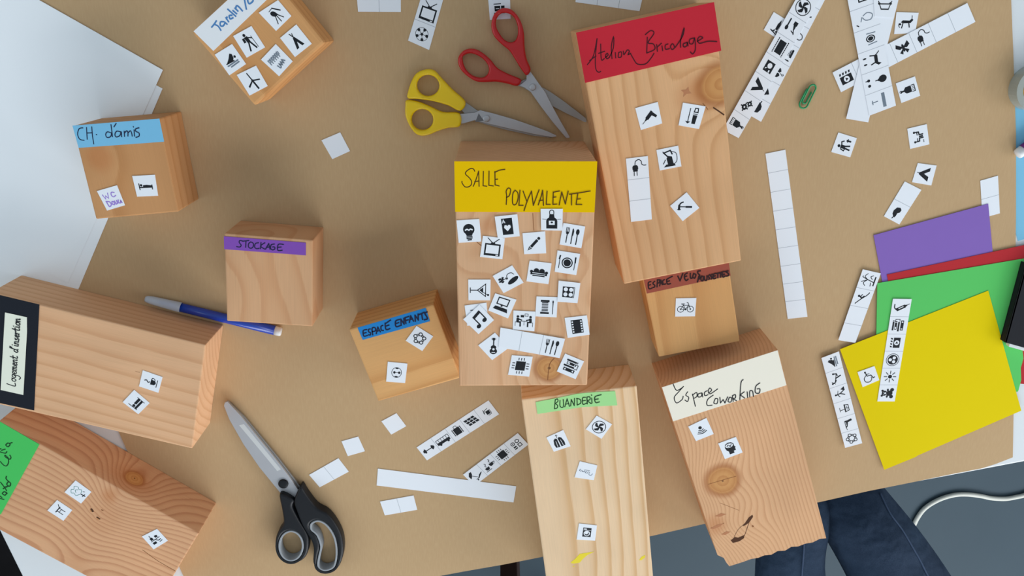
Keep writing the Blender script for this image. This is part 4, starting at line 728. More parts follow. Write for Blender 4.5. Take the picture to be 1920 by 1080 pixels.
c3 = (1080, 130, 3.6); GA = 'picture tiles on the red-labelled block'
ontile('atelier', c3, [(400,262),(552,220),(582,365),(438,410)], 'drill', 'cordless drill on the red-labelled block', GA)
ontile('atelier', c3, [(722,225),(875,250),(830,403),(692,378)], 'nail_and_brush', 'screw and screwdriver on the red-labelled block', GA)
ontile('atelier', c3, [(543,545),(690,515),(712,655),(565,683)], 'welder', 'machine and hose on the red-labelled block', GA)
tile('picture_strip', 'white paper strip with an electric plug above two blank cells, on the red-labelled block', crop(*c3, [(337,603),(485,585),(512,1013),(372,1030)]), zt('atelier')+.0001, ('plug', 'blank', 'blank'), vert=True, group=GA)
ontile('atelier', c3, [(635,922),(747,830),(833,935),(720,1025)], 'hammer', 'hammer, turned on its corner, on the red-labelled block', GA, rdeg=-42)
ontile('velos', (1130, 400, 3.859), [(530,615),(678,612),(668,745),(524,747)], 'bicycle', 'bicycle on the small honey coloured block', None)
c4 = (960, 660, 4.5); GB = 'picture tiles on the green-labelled pale block'
ontile('buanderie', c4, [(290,722),(433,658),(495,795),(353,842)], 'jacket', 'jacket on a hanger on the pale overhanging block', GB)
ontile('buanderie', c4, [(623,652),(715,537),(845,610),(755,733)], 'fan', 'ventilator fan on the pale overhanging block', GB)
ontile('buanderie', c4, [(572,922),(720,957),(690,1082),(528,1058)], 'faint_note', 'white paper tile with faint grey handwriting on the pale overhanging block', GB, full=True)
ontile('buanderie', (960, 880, 5.4), [(678,548),(860,568),(842,722),(655,712)], 'washing_machine', 'washing machine on the pale overhanging block', GB)
c5 = (1210, 620, 2.4); GC = 'picture tiles on the cream-labelled block'
ontile('coworking', c5, [(193,432),(275,393),(308,465),(228,497)], 'wifi', 'wireless signal below the cream label', GC)
ontile('coworking', c5, [(328,508),(408,478),(438,548),(358,578)], 'head', 'head with a brain on the knotty splintered block', GC)
c6 = (220, 680, 10.8); GL = 'picture tiles on the black-labelled block'
ontile('logement', c6, [(438,480),(515,155),(915,292),(830,610)], 'cup', 'steaming cup on the black-labelled block', GL)
ontile('logement', c6, [(108,800),(340,552),(655,818),(425,1045)], 'bunk', 'bed on the black-labelled block', GL)
GE = 'picture tiles on the bottom left block'
ontile('elsia', (0, 780, 6), [(725,858),(850,725),(1028,855),(912,985)], 'handdrawn_tree', 'white paper tile with a hand-drawn green tree on the bottom left block', GE, full=True)
ontile('elsia', (0, 740, 3.177), [(282,690),(340,628),(430,688),(378,752)], 'garden_table', 'small table on the bottom left block', GE)
ontile('elsia', (0, 740, 3.177), [(845,845),(935,800),(1000,870),(915,922)], 'gardening', 'set of garden tools on the bottom left block', GE)
GF = 'picture tiles on the blue-labelled block left of the tall one'
ontile('enfants', (560, 540, 4.5), [(903,445),(995,320),(1135,408),(1043,532)], 'child_ring', 'ring of children just below the blue label', GF)
ontile('enfants', (560, 540, 4.5), [(752,622),(918,638),(898,802),(738,790)], 'ball', 'football on the blue-labelled small block', GF)
GM = 'paper tiles on the sky blue-labelled block'
ontile('amis', (100, 180, 4.319), [(638,648),(822,638),(848,808),(678,815)], 'bed', 'bed on the sky blue-labelled block', GM)
ontile('amis', (100, 180, 4.319), [(352,770),(515,723),(580,885),(435,928)], 'washroom_note', 'white paper tile with WC written in violet ink', GM, full=True)
c7 = (340, 0, 4); GJ = 'paper tiles on the block with the blue-inked label'
ontile('jardin', c7, [(580,95),(725,0),(825,120),(710,232)], 'telescope', 'telescope on the block at the top edge', GJ)
ontile('jardin', c7, [(388,270),(525,195),(628,355),(490,433)], 'hiker', 'hiker on the block at the top edge', GJ)
ontile('jardin', c7, [(250,410),(380,330),(485,480),(360,565)], 'swimmer', 'swimmer, below the white Jardin label', GJ)
ontile('jardin', c7, [(740,285),(862,183),(978,328),(852,428)], 'teepee', 'teepee on the block at the top edge', GJ)
ontile('jardin', c7, [(597,447),(708,330),(835,460),(733,572)], 'vegetable_note', 'white paper tile with grey handwriting between the teepee and turbine tiles', GJ, full=True)
ontile('jardin', c7, [(415,562),(560,492),(648,645),(512,717)], 'turbine', 'wind turbine on the block at the top edge', GJ)

# ================================================================== LOOSE PAPERS ON THE BROWN PAPER
g0 = Z0+.0001; GT = 'loose blank paper tiles'; GP = 'loose picture strips'; GQ = 'loose picture tiles'
tile('blank_tile', 'lone blank white square tile left of the yellow scissors', [(602.6,263),(637.8,248.1),(656.3,283.3),(623,298.5)], g0, group=GT)
tile('blank_tile', 'blank white square tile just right of the black scissors blade', [(640.2,827.5),(671.6,818.6),(684.2,846.1),(652.1,855.3)], g0, group=GT)
tile('blank_tile', 'blank white square tile nearest below the blue-labelled small block', [(715.1,790),(743.3,774.8),(761.7,799.1),(733.5,814.9)], g0, group=GT)
GU = 'blank paper strips'
tile('blank_strip', 'blank white strip of two cells tilted beside the black scissors pivot', [(579.5,890.5),(634.5,859.2),(654,884.4),(599.4,913.7)], g0, ('blank', 'blank'), group=GU)
tile('blank_strip', 'blank white strip of two cells below the long plain white strip', [(712.4,940.5),(775.4,929),(782.3,955.9),(721.5,966.4)], g0, ('blank', 'blank'), group=GU)
tile('blank_strip', 'long plain white strip without lines, lower middle of the brown paper', crop(560, 740, 4.364, [(648,605),(1780,750),(1758,882),(638,743)]), g0, group=GU, cat='paper strip')
tile('blank_strip', 'long blank white strip of nine lined cells right of the red-labelled block', [(1435.2,288.2),(1472.6,280.7),(1514,594),(1477,598)], g0, ('blank',)*9, vert=True, group=GU)
tile('blank_strip', 'blank white strip of two cells half under the purple card', [(1838.2,338.9),(1871.3,329.4),(1874.8,400),(1842,409)], g0, ('blank', 'blank'), vert=True, group=GU)
tile('blank_strip', 'blank white two-cell strip cut off by the top edge, left of the football strip', [(667.5,-22),(751.5,-22),(751.5,22.4),(671.3,21.9)], g0, ('blank', 'blank'), group=GU)
tile('blank_strip', 'blank white strip of three cells cut off by the top edge, above the red label', [(1083,-30),(1207,-13),(1199,21),(1079,4)], g0, ('blank',)*3, group=GU)
tile('picture_strip', 'white picture strip with a football, cut off by the top edge', [(790,-5.5),(829.5,8),(804.6,93.8),(765,76)], g0, ('television', 'soccer'), vert=True, group=GP, outline=[(800,-40),(838,-26),(804.6,93.8),(765,76)])
tile('picture_strip', 'white picture strip at the top edge, partly under the red scissors handle', [(912,-43),(955,-45),(957.5,35),(918.5,37.5)], g0, ('books', 'basket'), vert=True, group=GP)
tile('picture_strip', 'white picture strip of five cells with dumbbell, bus and suitcase', [(781.1,839),(915.9,750.8),(935.8,776.7),(800.6,863.3)], g0, ('dumbbell', 'bus', 'suitcase', 'solar_panel', 'towels'), group=GP)
tile('picture_strip', 'white picture strip of four cells with sunshade, cups and chip, lapping the long plain strip', [(868.2,890.1),(970.9,812.2),(990.8,833.5),(889.5,911.2)], g0, ('sunshade', 'cups', 'chip', 'applications'), group=GP, lev=1)
tile('picture_strip', 'six-cell white picture strip along the left edge of the yellow card', [(1584.6,839.8),(1540.2,671.3),(1573,658.9),(1616.7,831.1)], g0, ('child_ring', 'glue_gun', 'bathtub', 'camper', 'seesaw', 'swimmer'), group=GP, lev=5.3)
tile('picture_strip', 'six-cell white picture strip with sun and plush bear, lying on the yellow card', [(1645,752.6),(1674.4,560.3),(1709.6,560.9),(1677.6,752.6)], g0, ('plush_bear', 'sun', 'socket', 'clapper', 'books', 'power_drill'), group=GP, lev=5.3)
tile('picture_strip', 'white picture strip of four cells with palm and slide, left of the green card', [(1571.8,637.8),(1617.8,504.9),(1651.6,512.7),(1603.8,642.9)], g0, ('blank', 'blank', 'slide', 'palm'), group=GP, lev=3)
tile('picture_tile', PT+'wheelchair, lying on the yellow card', crop(1520, 640, 4.155, [(365,240),(497,193),(535,302),(405,357)]), g0, ('wheelchair',), group=GQ, lev=5.3)
tile('picture_tile', PT+'worker holding a tool, below the green paper clip', [(1558.5,285),(1572,248.4),(1606.7,259),(1594.2,295)], g0, ('worker',), group=GQ)
tile('picture_tile', PT+'pair of seated people, right of the worker tile', [(1706.6,279.3),(1701.2,241.4),(1737.8,232.7),(1742.6,270.6)], g0, ('picnickers',), group=GQ)
tile('picture_tile', PT+'paint brush, right of the crossed strips', [(1690.1,193.2),(1679.7,156.4),(1715.6,143.2),(1725.4,179.5)], g0, ('paint_brush',), group=GQ)
tile('picture_tile', PT+'tent, touching the pear strip', [(1710,341.6),(1721,305.8),(1756.2,310.4),(1746.2,347.8)], g0, ('tent',), group=GQ)
tile('picture_strip', 'white strip of two cells with a black pear, above the purple card', [(1657.3,405.5),(1696.6,340.2),(1727.7,356),(1686.3,421)], g0, ('pear', 'blank'), group=GP)
# strips right of the red-labelled block
GX = 'overlapping picture strips at the top right'
tile('picture_tile', PT+'rocket, half under the long slanting strip', [(1450.8,22.5),(1484,43),(1465,78),(1432,56)], g0, ('rocket',), group=GQ)
tile('picture_strip', 'white picture strip underneath the long slanting strip with the film and tent', [(1556,-18),(1427,228.5),(1395,210),(1522,-38)], g0, ('pear', 'cup', 'plug', 'thread', 'jacket', 'drill', 'pear'), group=GX, lev=1)
tile('picture_strip', 'long slanting picture strip with fan, film, tent and paint brush at its lower end', [(1533.5,5.5),(1385,259),(1357,240),(1500,-16)], g0, ('fan', 'gardener', 'film', 'record', 'tent', 'gears', 'paint_brush'), group=GX, lev=2,
     outline=[(1554,-29),(1385,259),(1365,248.5),(1361.5,232),(1520,-51)])
tile('picture_tile', PT+'goat, above the plug strip', [(1681,22.5),(1722.6,24),(1716,62),(1676.5,64)], g0, ('goat',), group=GQ)
tile('picture_strip', 'slanting picture strip with film clapper, butterfly and plug, under the steep strip', [(1561,136),(1813.8,5.6),(1829,41),(1577,173)], g0, ('clapper', 'towels', 'blank', 'butterfly', 'plug', 'blank', 'blank'), group=GX, lev=1)
tile('blank_strip', 'plain white strip crossing under the steep strip with the tree', [(1646,-20),(1690,-22),(1628,229.6),(1586.5,222.5)], g0, ('blank',), group=GX, lev=2, cat='paper strip')
tile('picture_strip', 'steep picture strip with dog, tree and faded text at its lower end', [(1635,-36),(1680,198),(1630,217),(1586,-19)], g0, ('window_frame', 'bulb_outline', 'round_table', 'dog', 'tree_and_bushes', 'grey_text')[0:6], group=GX, lev=3, outline=[(1629,-66),(1680,198),(1630,217),(1580,-50)])
tile('picture_tile', PT+'swing, at the top edge on the steep strip', [(1637,-12),(1684,-12),(1676,32),(1640,31)], g0, ('swing',), group=GQ, lev=4)

# ================================================================== COLOURED CARDS
M_PURPLE = mat('purple_card', (136, 106, 186), .75, spec=.08, noise=.01)
M_REDC = mat('red_sheet', (186, 50, 56), .75, spec=.08)
M_GREENC = mat('green_sheet', (94, 200, 104), .75, spec=.08)
M_YELC = mat('yellow_sheet', (230, 206, 6), .75, spec=.08)
GCARD = 'coloured cards on the right'
sheet('purple_card', 'purple card, uppermost of the coloured cards on the right', [(1638,441),(1853,382),(1868,545),(1662,570)], M_PURPLE, g0+.0004, cat='card', group=GCARD)
sheet('red_card', 'red card showing as a band between the purple and green cards', [(1663,515),(1960,451),(1985,704),(1920,720),(1700,700)], M_REDC, g0+.0008, cat='card', group=GCARD)
sheet('green_card', 'green card with a torn right edge under the yellow card', [(1645,531),(1960,478),(1950,600),(1917,655),(1919,672),(1914,690),(1915,712),(1909,734),(1890,738),(1642,690)], M_GREENC, g0+.0012, cat='card', group=GCARD)
sheet('yellow_card', 'yellow card, lowest and topmost of the coloured cards on the right', [(1575,655),(1853,545),(1915,770),(1720,854.5),(1718,856.5),(1658,881)], M_YELC, g0+.0016, cat='card', group=GCARD)
for n_ in ('picture_strip', 'picture_tile'): pass
# black notebook at the right edge
nb = [P(x, y, Z0+.009) for x, y in ((1924, 494), (2050, 530), (2014, 678), (1884, 642))]
c = sum(nb, Vector())/4; c.z = g0+.0020
nroot = empty('notebook', c); tag(nroot, 'black notebook at the right edge on the green card', 'notebook')
def scaled(q, kx, ky, z):
    ctr = sum(q, Vector())/4; out = []
    ax = (q[1]-q[0]).normalized(); ay = Vector((-ax.y, ax.x, 0))
    for p in q:
        d = p-ctr; v = ax*(d.dot(ax)+kx*(1 if d.dot(ax) > 0 else -1))+ay*(d.dot(ay)+ky*(1 if d.dot(ay) > 0 else -1)); w = ctr+v-c; w.z = z; out.append(w)
    return out
mb = MB(); mb.prism(up_order(scaled(nb, 0, 0, .0070)), .0055); mb.build('cover', mat('black_notebook_cover', (30, 32, 38), .7, spec=.15), nroot, bevel=.0003)
sp_ = scaled(nb, 0, 0, .0070); sp_[1] = sp_[0]+(sp_[1]-sp_[0]).normalized()*.0016; sp_[2] = sp_[3]+(sp_[2]-sp_[3]).normalized()*.0016
mb = MB(); mb.prism(up_order(sp_), 0); mb.build('spine', bpy.data.materials['black_notebook_cover'], nroot)
mb = MB(); mb.prism(up_order([p+(-ld)*.0050+bd*.0030 for p in scaled(nb, -.0014, 0, .0054)]), .0008); mb.build('pages', mat('notebook_pages', (226, 230, 232), .8), nroot)
mb = MB(); mb.prism(up_order(scaled(nb, 0, 0, .0007)), 0); mb.build('back_cover', bpy.data.materials['black_notebook_cover'], nroot)

# ================================================================== SCISSORS
M_STEEL = mat('brushed_steel', (186, 188, 193), .42, metal=.45, noise=.03, nscale=60)
M_STEEL2 = mat('dull_steel', (160, 160, 160), .45, metal=.45, noise=.03, nscale=60)
def loopw(sc, pts, z, smooth=True, n=4):
    p = crop(*sc, pts)
    if smooth: p = smooth_line(p, n, closed=True)
    return [(w.x, w.y) for w in (P(x, y, z) for x, y in p)]
def disc(name, sc, c_, r, z0, z1, m, parent, org, n=20):
    c0 = P(*crop(*sc, [c_])[0], z1); rr = (P(*crop(*sc, [(c_[0]+r, c_[1])])[0], z1)-c0).length
    mb = MB(); lathe(mb, (c0.x-org[0], c0.y-org[1], z0-org[2]), (c0.x-org[0], c0.y-org[1], z1-org[2]), [(0, rr), (z1-z0-.0004, rr), (z1-z0-.0001, rr*.75), (z1-z0, rr*.3), (z1-z0, .00001)], n)
    return mb.build(name, m, parent, smooth=True)
SR = (700, 0, 4)
# yellow
org = P(905, 215, Z0); yr = empty('scissors', org); tag(yr, 'closed scissors with yellow handles above the tall yellow-labelled block', 'scissors', 'scissors on the table')
M_YEL = mat('yellow_plastic', (234, 196, 0), .35, spec=.5)
hz = Z0+.0065
from_curve('handle', [loopw(SR, [(258,735),(262,680),(290,600),(330,545),(400,520),(455,530),(500,575),(590,670),(690,765),(652,832),(560,790),(440,757),(330,742)], hz), loopw(SR, ell(410, 642, 85, 80), hz, False)], Z0+.0004, Z0+.0078, .0016, M_YEL, yr, org)
from_curve('handle', [loopw(SR, [(250,752),(330,762),(420,797),(520,842),(645,852),(650,945),(560,960),(480,985),(420,1010),(360,1018),(310,995),(265,930),(240,860),(240,790)], hz), loopw(SR, ell(367, 898, 82, 80), hz, False)], Z0+.0004, Z0+.0078, .0016, M_YEL, yr, org)
from_curve('blade', [loopw(SR, [(640,800),(690,765),(775,825),(850,858),(1000,925),(1200,1000),(1340,1032),(1365,1035),(1200,1018),(1000,975),(850,935),(760,905),(700,870)], Z0+.003, False)], Z0+.0018, Z0+.0032, .0002, M_STEEL2, yr, org)
from_curve('blade', [loopw(SR, [(630,855),(760,845),(800,826),(900,850),(1050,893),(1200,945),(1320,990),(1372,1015),(1374,1024),(1340,1030),(1200,1005),(1000,960),(850,925),(760,902),(680,925),(630,930)], Z0+.0045, False)], Z0+.0034, Z0+.0050, .0003, M_STEEL, yr, org)
disc('screw', SR, (848, 890), 26, Z0+.0030, Z0+.0062, M_STEEL, yr, org)
mb = MB(); mk = [Vector((w.x, w.y, Z0+.00505))-org for w in (P(*p, Z0+.005) for p in crop(*SR, [(790,850),(828,905),(765,915)]))]; mb.face(up_order(mk), 0); mb.build('maker_mark', mat('etched_grey', (120, 122, 126), .6, metal=.6), yr)
# red
org = P(965, 150, Z0); rr_ = empty('scissors', org); tag(rr_, 'open scissors with red handles left of the red-labelled block', 'scissors', 'scissors on the table')
M_RED = mat('red_plastic', (196, 24, 30), .3, spec=.5)
from_curve('handle', [loopw(SR, [(975,60),(925,85),(895,130),(885,200),(905,270),(960,330),(1020,380),(1060,440),(1110,520),(1150,565),(1180,520),(1150,440),(1135,350),(1130,250),(1110,170),(1075,110),(1030,70)], hz), loopw(SR, [(980,97),(945,112),(922,150),(922,200),(945,250),(985,300),(1030,318),(1065,303),(1083,260),(1083,200),(1063,142),(1028,107)], hz)], Z0+.0010, Z0+.0085, .0019, M_RED, rr_, org)
from_curve('handle', [loopw(SR, [(634,450),(655,400),(700,370),(760,368),(820,398),(880,450),(930,510),(1000,550),(1060,575),(1110,602),(1080,645),(1000,627),(920,614),(840,617),(770,610),(700,567),(650,512)], hz), loopw(SR, [(668,440),(685,412),(730,400),(785,417),(833,452),(864,500),(861,550),(828,580),(780,580),(730,558),(687,510)], hz)], Z0+.0004, Z0+.0078, .0019, M_RED, rr_, org)
from_curve('blade', [loopw(SR, [(1085,620),(1150,590),(1240,640),(1330,690),(1420,752),(1520,828),(1596,888),(1600,912),(1590,918),(1450,852),(1350,800),(1280,770),(1180,690),(1120,655),(1075,640)], Z0+.003, False)], Z0+.0014, Z0+.0028, .0002, M_STEEL2, rr_, org)
from_curve('blade', [loopw(SR, [(1125,530),(1160,520),(1185,545),(1245,630),(1290,690),(1340,790),(1400,900),(1475,1028),(1468,1036),(1445,1035),(1340,910),(1250,790),(1180,690),(1130,655),(1095,640),(1148,600),(1150,560)], Z0+.0045, False)], Z0+.0030, Z0+.0046, .0003, M_STEEL, rr_, org)
disc('screw', SR, (1195, 655), 25, Z0+.0028, Z0+.0062, M_STEEL, rr_, org)
# black
SB = (380, 720, 3)
org = P(540, 910, Z0); br = empty('scissors', org); tag(br, 'large closed scissors with black and grey handles, lower left of the brown paper', 'scissors', 'scissors on the table')
M_BLK = mat('black_plastic', (24, 27, 32), .42, spec=.25); M_GRIP = mat('grey_rubber', (150, 156, 162), .5)
hz = Z0+.0100
holeR = [(602,790),(620,770),(655,762),(700,785),(740,840),(758,900),(760,970),(744,1028),(700,1050),(662,1043),(643,1015),(650,960),(660,910),(640,850),(608,820)]
h1 = from_curve('handle', [loopw(SB, [(545,582),(560,580),(585,620),(640,690),(700,725),(750,785),(785,860),(793,940),(775,1010),(740,1050),(690,1062),(645,1040),(622,1000),(625,930),(612,880),(565,800),(532,720),(515,655)], hz), loopw(SB, holeR, hz)], Z0+.0004, Z0+.0115, .0022, M_BLK, br, org)
holeL = ell(498, 908, 73, 88, 28)
h2 = from_curve('handle', [loopw(SB, [(435,615),(512,650),(506,690),(540,760),(590,845),(598,900),(586,960),(550,995),(500,1005),(450,990),(415,940),(410,880),(425,830),(455,780),(448,710)], hz), loopw(SB, holeL, hz, False)], Z0+.0004, Z0+.0115, .0022, M_BLK, br, org)
def inset(pts, k, zz):
    L = loopw(SB, pts, zz); n = len(L); cx = sum(p[0] for p in L)/n; cy = sum(p[1] for p in L)/n; out = []
    ar = sum(L[i][0]*L[(i+1) % n][1]-L[(i+1) % n][0]*L[i][1] for i in range(n)); sg = 1 if ar > 0 else -1
    for i in range(n):
        a, b = L[i-1], L[(i+1) % n]; dx, dy = b[0]-a[0], b[1]-a[1]; l = math.hypot(dx, dy) or 1
        out.append((L[i][0]-sg*dy/l*k, L[i][1]+sg*dx/l*k))
    return out
from_curve('grip_lining', [inset(holeR, .0003, hz), inset(holeR, .0020, hz)], Z0+.0010, Z0+.0112, .0004, M_GRIP, h1, (org.x, org.y, org.z))
from_curve('grip_lining', [inset(holeL, .0003, hz), inset(holeL, .0020, hz)], Z0+.0010, Z0+.0112, .0004, M_GRIP, h2, (org.x, org.y, org.z))
from_curve('blade', [loopw(SB, [(150,100),(240,190),(345,318),(425,415),(490,500),(556,585),(520,640),(470,560),(300,320),(140,110)], Z0+.003, False)], Z0+.0012, Z0+.0034, .0003, M_STEEL2, br, org)
from_curve('blade', [loopw(SB, [(119,122),(124,104),(140,98),(215,180),(310,298),(405,415),(475,505),(538,595),(515,650),(435,610),(320,470),(230,340),(150,200)], Z0+.006, False)], Z0+.0036, Z0+.0062, .0003, M_STEEL, br, org)
mb = MB(); mk = [Vector((w.x, w.y, Z0+.00625))-org for w in (P(*p, Z0+.0062) for p in crop(*SB, [(205,232),(232,225),(330,345),(440,480),(420,490),(300,345)]))]; mb.face(up_order(mk), 0); mb.build('blade_bevel', mat('polished_steel', (222, 224, 224), .35, metal=.4), br)
disc('pivot', SB, (452, 565), 28, Z0+.0030, Z0+.0078, M_BLK, br, org)

# ================================================================== PENS, CLIP, TAPE
def felt_pen(a, b, label, colour, capcol, r, cap_len, taper=.0):
    """a: cap end, b: plug end, both on the axis"""
    a, b = Vector(a), Vector(b); o = (a+b)/2; o.z = a.z-r; root = empty('felt_pen', o); tag(root, label, 'pen', 'felt pens')
    L = (b-a).length; A, Bv = a-o, b-o
    mb = MB(); lathe(mb, A, Bv, [(cap_len-.003, .0001), (cap_len-.003, r*.93), (L-.0055, r), (L-.0055, .0001)], 24); mb.build('barrel', mat('pen_barrel_'+label[:6], colour, .25, spec=.6), root, smooth=True)
    mb = MB(); lathe(mb, A, Bv, [(cap_len*.35, .0001), (cap_len*.37, r*.25), (cap_len*.55, r*.4), (cap_len*.75, r*.7), (cap_len-.003, r*.7)], 20); mb.build('nib', mat('pen_nib_'+label[:6], colour, .4), root, smooth=True)
    mc = mat('pen_cap_'+label[:6], capcol, .15, spec=.5, Transmission_Weight=.45, IOR=1.2)
    mb = MB(); lathe(mb, A, Bv, [(0, .0001), (.0004, r*.55), (.002, r*.72), (.006, r*.86), (cap_len, r*1.06), (cap_len, r*.98)], 24); mb.build('cap', mc, root, smooth=True)
    mb = MB(); lathe(mb, A, Bv, [(L-.0055, .0001), (L-.0055, r*.97), (L-.001, r*.92), (L, r*.8), (L, .0001)], 24); mb.build('end_plug', mat('pen_plug_'+label[:6], (232, 234, 236), .4), root, smooth=True)
    return root
pr = .0041; zz = Z0+pr+.0002
felt_pen(P(272, 560, zz), P(527.5, 622.5, zz), 'blue felt pen with a clear cap, lying between two wooden blocks', (20, 62, 172), (226, 237, 250), pr, .030)
zz = TABLE_Z+.0004+.0045
felt_pen(P(2080, 160, zz), P(1907, 290, zz), 'purple felt pen with a white end, lying on the sky blue card', (104, 34, 132), (220, 214, 232), .0045, .030)
# paper clip
A0, A1 = P(*crop(1340, 130, 6, [(1118, 152)])[0], Z0+.001), P(*crop(1340, 130, 6, [(972, 442)])[0], Z0+.001)
ax = (A1-A0); Lc = ax.length; ax.normalize(); ay = Vector((-ax.y, ax.x, 0)); wd = .0034
def arc(u, v0, v1, sg, z):
    c_ = (v0+v1)/2; r_ = abs(v1-v0)/2
    return [(u+sg*r_*math.sin(math.pi*k/8), c_-(v1-v0)/2*math.cos(math.pi*k/8), z) for k in range(9)]
path = [(Lc*.32, wd*.45, .0)] + arc(Lc-.0060, wd*.45, -wd*.55, 1, .0) + [(Lc*.30, -wd*.55, .0)] + arc(.0040, -wd*.55, wd, -1, .0002) + [(Lc*.5, wd, .0004)] + arc(Lc-.0040, wd, -wd, 1, .0006) + [(Lc*.5, -wd, .0008), (Lc*.28, -wd, .0009)]
pts = [A0+ax*u+ay*v+Vector((0, 0, z)) for u, v, z in path]; o = (A0+A1)/2; o.z = Z0
mb = MB(); tube(mb, [p-o for p in pts], .00068, 8); ob = mb.build('paper_clip', mat('green_coated_wire', (36, 150, 92), .35, spec=.5), smooth=True); ob.location = o
tag(ob, 'green paper clip between the slanting strips at the top right', 'paper clip')
# tape roll
c0 = P(1949, 166, TABLE_Z+.012); c0.z = TABLE_Z+.0004; tr = empty('tape_roll', c0); tag(tr, 'roll of clear tape with an orange core at the right edge', 'tape')
mb = MB(); lathe(mb, (0, 0, 0), (0, 0, 1), [(0, .0125), (0, .0175), (.012, .0175), (.012, .0125), (0, .0125)], 40); mb.build('tape', mat('clear_tape', (196, 204, 198), .25, Transmission_Weight=.4), tr, smooth=False)
mb = MB(); lathe(mb, (0, 0, 0), (0, 0, 1), [(0, .0100), (0, .0123), (.0122, .0123), (.0122, .0100), (0, .0100)], 40); mb.build('core', mat('orange_plastic', (240, 170, 30), .4), tr)

# ================================================================== FLOOR LEVEL
cab = crop(1700, 880, 5.4, [(20,800),(40,680),(60,600),(110,490),(190,390),(320,310),(470,262),(600,253),(740,268),(860,292),(1000,298),(1110,280),(1200,258),(1330,200),(1500,170)])
pts = [P(x, y, .005) for x, y in smooth_line(cab, 6)]
o = pts[len(pts)//2].copy(); o.z = 0
mb = MB(); tube(mb, [p-o for p in pts], .0043, 12); ob = mb.build('cable', mat('white_cable_rubber', (214, 216, 208), .5), smooth=True); ob.location = o
tag(ob, 'white cable curving across the grey floor at the lower right', 'cable')

# person in jeans (only the legs come into the picture)
M_DENIM = bpy.data.materials.new('dark_denim'); M_DENIM.use_nodes = True
_q = NT(M_DENIM); _tc = _q.node('ShaderNodeTexCoord'); _n1 = _q.noise(_tc.outputs['Object'], 9, 4); _n2 = _q.noise(_tc.outputs['Object'], 700, 2)
_c = _q.mix(_q.sstep(_n1, .3, .7), L4((30, 44, 64)), L4((48, 66, 88))); _c = _q.mix(_q.m('MULTIPLY', _n2, .35), _c, L4((84, 104, 130)))
_b = _q.n['Principled BSDF']; _q.l.new(_c, _b.inputs['Base Color']); _b.inputs['Roughness'].default_value = .85; _b.inputs['Specular IOR Level'].default_value = .15
_bp = _q.node('ShaderNodeBump'); _bp.inputs['Strength'].default_value = .8; _bp.inputs['Distance'].default_value = .02; _q.l.new(_q.noise(_tc.outputs['Object'], 16, 3), _bp.inputs['Height']); _q.l.new(_bp.outputs[0], _b.inputs['Normal'])
zk = .44
hipA = P(1800, 1330, .50); hipB = P(1560, 1380, .50); pel = (hipA+hipB)/2+Vector((0, -.03, .03))
J = [(pel, .115), (hipA, .088), (P(1742, 1200, zk+.02), .078), (P(1686, 1085, zk), .067), (P(1632, 1000, zk), .060), (P(1580, 932, zk-.02), .054), (P(1548, 862, .34), .050), (P(1540, 800, .20), .046), (P(1530, 760, .09), .040),
     (hipB, .088), (P(1500, 1215, zk+.02), .072), (P(1478, 1085, zk), .051), (P(1482, 1020, zk), .049), (P(1494, 940, zk-.02), .056), (P(1490, 880, .33), .050), (P(1480, 810, .20), .045), (P(1476, 765, .09), .040), (pel+Vector((.01, -.03, .12)), .125)]
E_ = [(0, 1), (1, 2), (2, 3), (3, 4), (4, 5), (5, 6), (6, 7), (7, 8), (0, 9), (9, 10), (10, 11), (11, 12), (12, 13), (13, 14), (14, 15), (15, 16), (0, 17)]
po = pel.copy(); po.z = 0
me = bpy.data.meshes.new('person'); me.from_pydata([tuple(p-po) for p, r in J], E_, [])
t = bpy.data.objects.new('tmp_body', me); COL.objects.link(t)
md = t.modifiers.new('s', 'SKIN'); md.use_smooth_shade = True
for v, (p, r) in zip(me.skin_vertices[0].data, J): v.radius = (r, r)
me.skin_vertices[0].data[0].use_root = True
t.modifiers.new('d', 'SUBSURF').levels = 2; t.modifiers['d'].render_levels = 2
bpy.context.view_layer.update()
bm_ = bpy.data.meshes.new_from_object(t.evaluated_get(bpy.context.evaluated_depsgraph_get())); bpy.data.objects.remove(t)
bm_.materials.clear(); bm_.materials.append(M_DENIM); bm_.polygons.foreach_set('use_smooth', [True]*len(bm_.polygons))
person = bpy.data.objects.new('person', bm_); COL.objects.link(person); person.location = po
tag(person, 'person in dark blue jeans at the near table edge, only the legs showing', 'person')
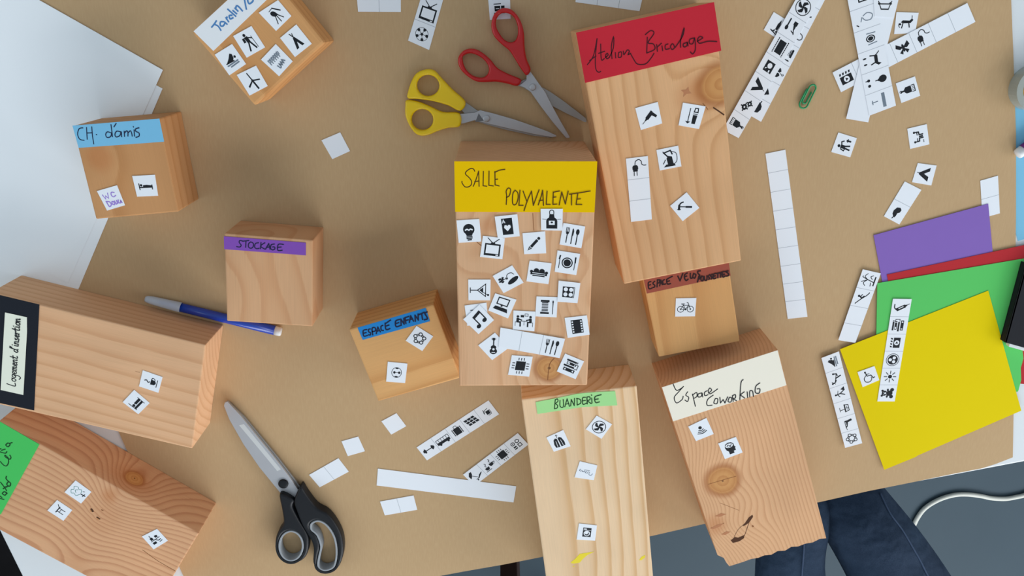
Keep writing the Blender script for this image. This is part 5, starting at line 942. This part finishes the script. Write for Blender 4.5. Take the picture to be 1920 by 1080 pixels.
# outer seam stitching on the nearer leg
seam = [(1650, 925), (1668, 962), (1690, 992), (1708, 1022), (1724, 1050), (1742, 1085)]
dg = bpy.context.evaluated_depsgraph_get()
def hit(x, y):
    r = Vector((x-960, y-540, FPX)); d = (right*r.x+down*r.y+fwd*r.z).normalized()
    ok, loc, nor, idx = person.ray_cast(Vector((0, 0, CAM_Z))-po, d)
    return (loc+nor*.0006) if ok else None
def seam_part(line):
    pts = [hit(x, y) for x, y in smooth_line(line, 8)]; pts = [p for p in pts if p is not None]
    if len(pts) > 3:
        mb = MB(); tube(mb, pts, .0012, 6); mb.build('seam', mat('denim_seam', (66, 84, 112), .8), person, smooth=True)
seam_part(seam); seam_part([(1508, 1010), (1506, 1040), (1502, 1090)])
for s, (ank, toe) in enumerate(((P(1530, 760, .05), P(1515, 690, .03)), (P(1476, 765, .05), P(1470, 695, .03)))):
    mb = MB(); d = (toe-ank); d.z = 0; d.normalize(); sd = Vector((-d.y, d.x, 0)); rings = []
    base = len(mb.v); N = 16
    prof = [(-.075, .010, .03), (-.07, .030, .055), (-.02, .036, .075), (.05, .040, .060), (.12, .046, .042), (.17, .040, .034), (.20, .022, .022), (.205, .004, .010)]
    for (l, w, h) in prof:
        for k in range(N):
            a = 2*math.pi*k/N; p = ank+d*l+sd*(w*math.cos(a)); p.z = max(.001, h*.5+h*.5*math.sin(a)); mb.v.append(tuple(p-po))
    for i in range(len(prof)-1):
        for k in range(N):
            j = (k+1) % N; mb.f.append((i*N+k, i*N+j, (i+1)*N+j, (i+1)*N+k)); mb.mi.append(0)
    mb.f.append(tuple(range(N))); mb.mi.append(0); mb.f.append(tuple(range((len(prof)-1)*N, len(prof)*N))[::-1]); mb.mi.append(0)
    mb.build('shoe', mat('dark_shoe_leather', (40, 38, 38), .5), person, smooth=True)

# chairs
M_BC = mat('black_chair_fabric', (20, 20, 22), .9, spec=.1, noise=.2, nscale=30); M_CL = mat('black_chair_steel', (24, 24, 26), .4, metal=.6)
M_BW = mat('dark_brown_wood', (62, 36, 26), .5, noise=.06, nscale=30)
def chair(c, ang, sm, lm, label, top=.455, hw=.21, back=-1):
    """local +y faces the table"""
    r = empty('chair', (c.x, c.y, 0), ang); tag(r, label, 'chair', 'chairs round the table')
    mb = MB(); mb.prism(up_order([(-hw, -hw, top), (hw, -hw, top), (hw, hw, top), (-hw, hw, top)]), top-.035); mb.build('seat', sm, r, bevel=.010)
    mb = MB(); mb.prism(up_order([(-hw, -hw, .84), (hw, -hw, .84), (hw, -hw+.025, .84), (-hw, -hw+.025, .84)]), .58); mb.build('backrest', sm, r, bevel=.008)
    for sx in (-1, 1):
        for sy in (-1, 1):
            x, y, t, w = sx*(hw-.02), sy*(hw-.02), (top-.03 if sy > 0 else .62), .013
            mb = MB(); mb.prism(up_order([(x-w, y-w, t), (x+w, y-w, t), (x+w, y+w, t), (x-w, y+w, t)]), 0); mb.build('leg', lm, r, bevel=.003)
    return r
ba = math.atan2(bd.y, bd.x)
cc_ = P(-70, 1085, .45); chair(cc_, ba-math.pi/2, M_BC, M_CL, 'black chair in the bottom left corner beside the table')
lp = P(957, 1094, .40); chair(lp-bd*.19-ld*.19, ba, M_BW, M_BW, 'dark brown chair at the near table edge, one leg showing')
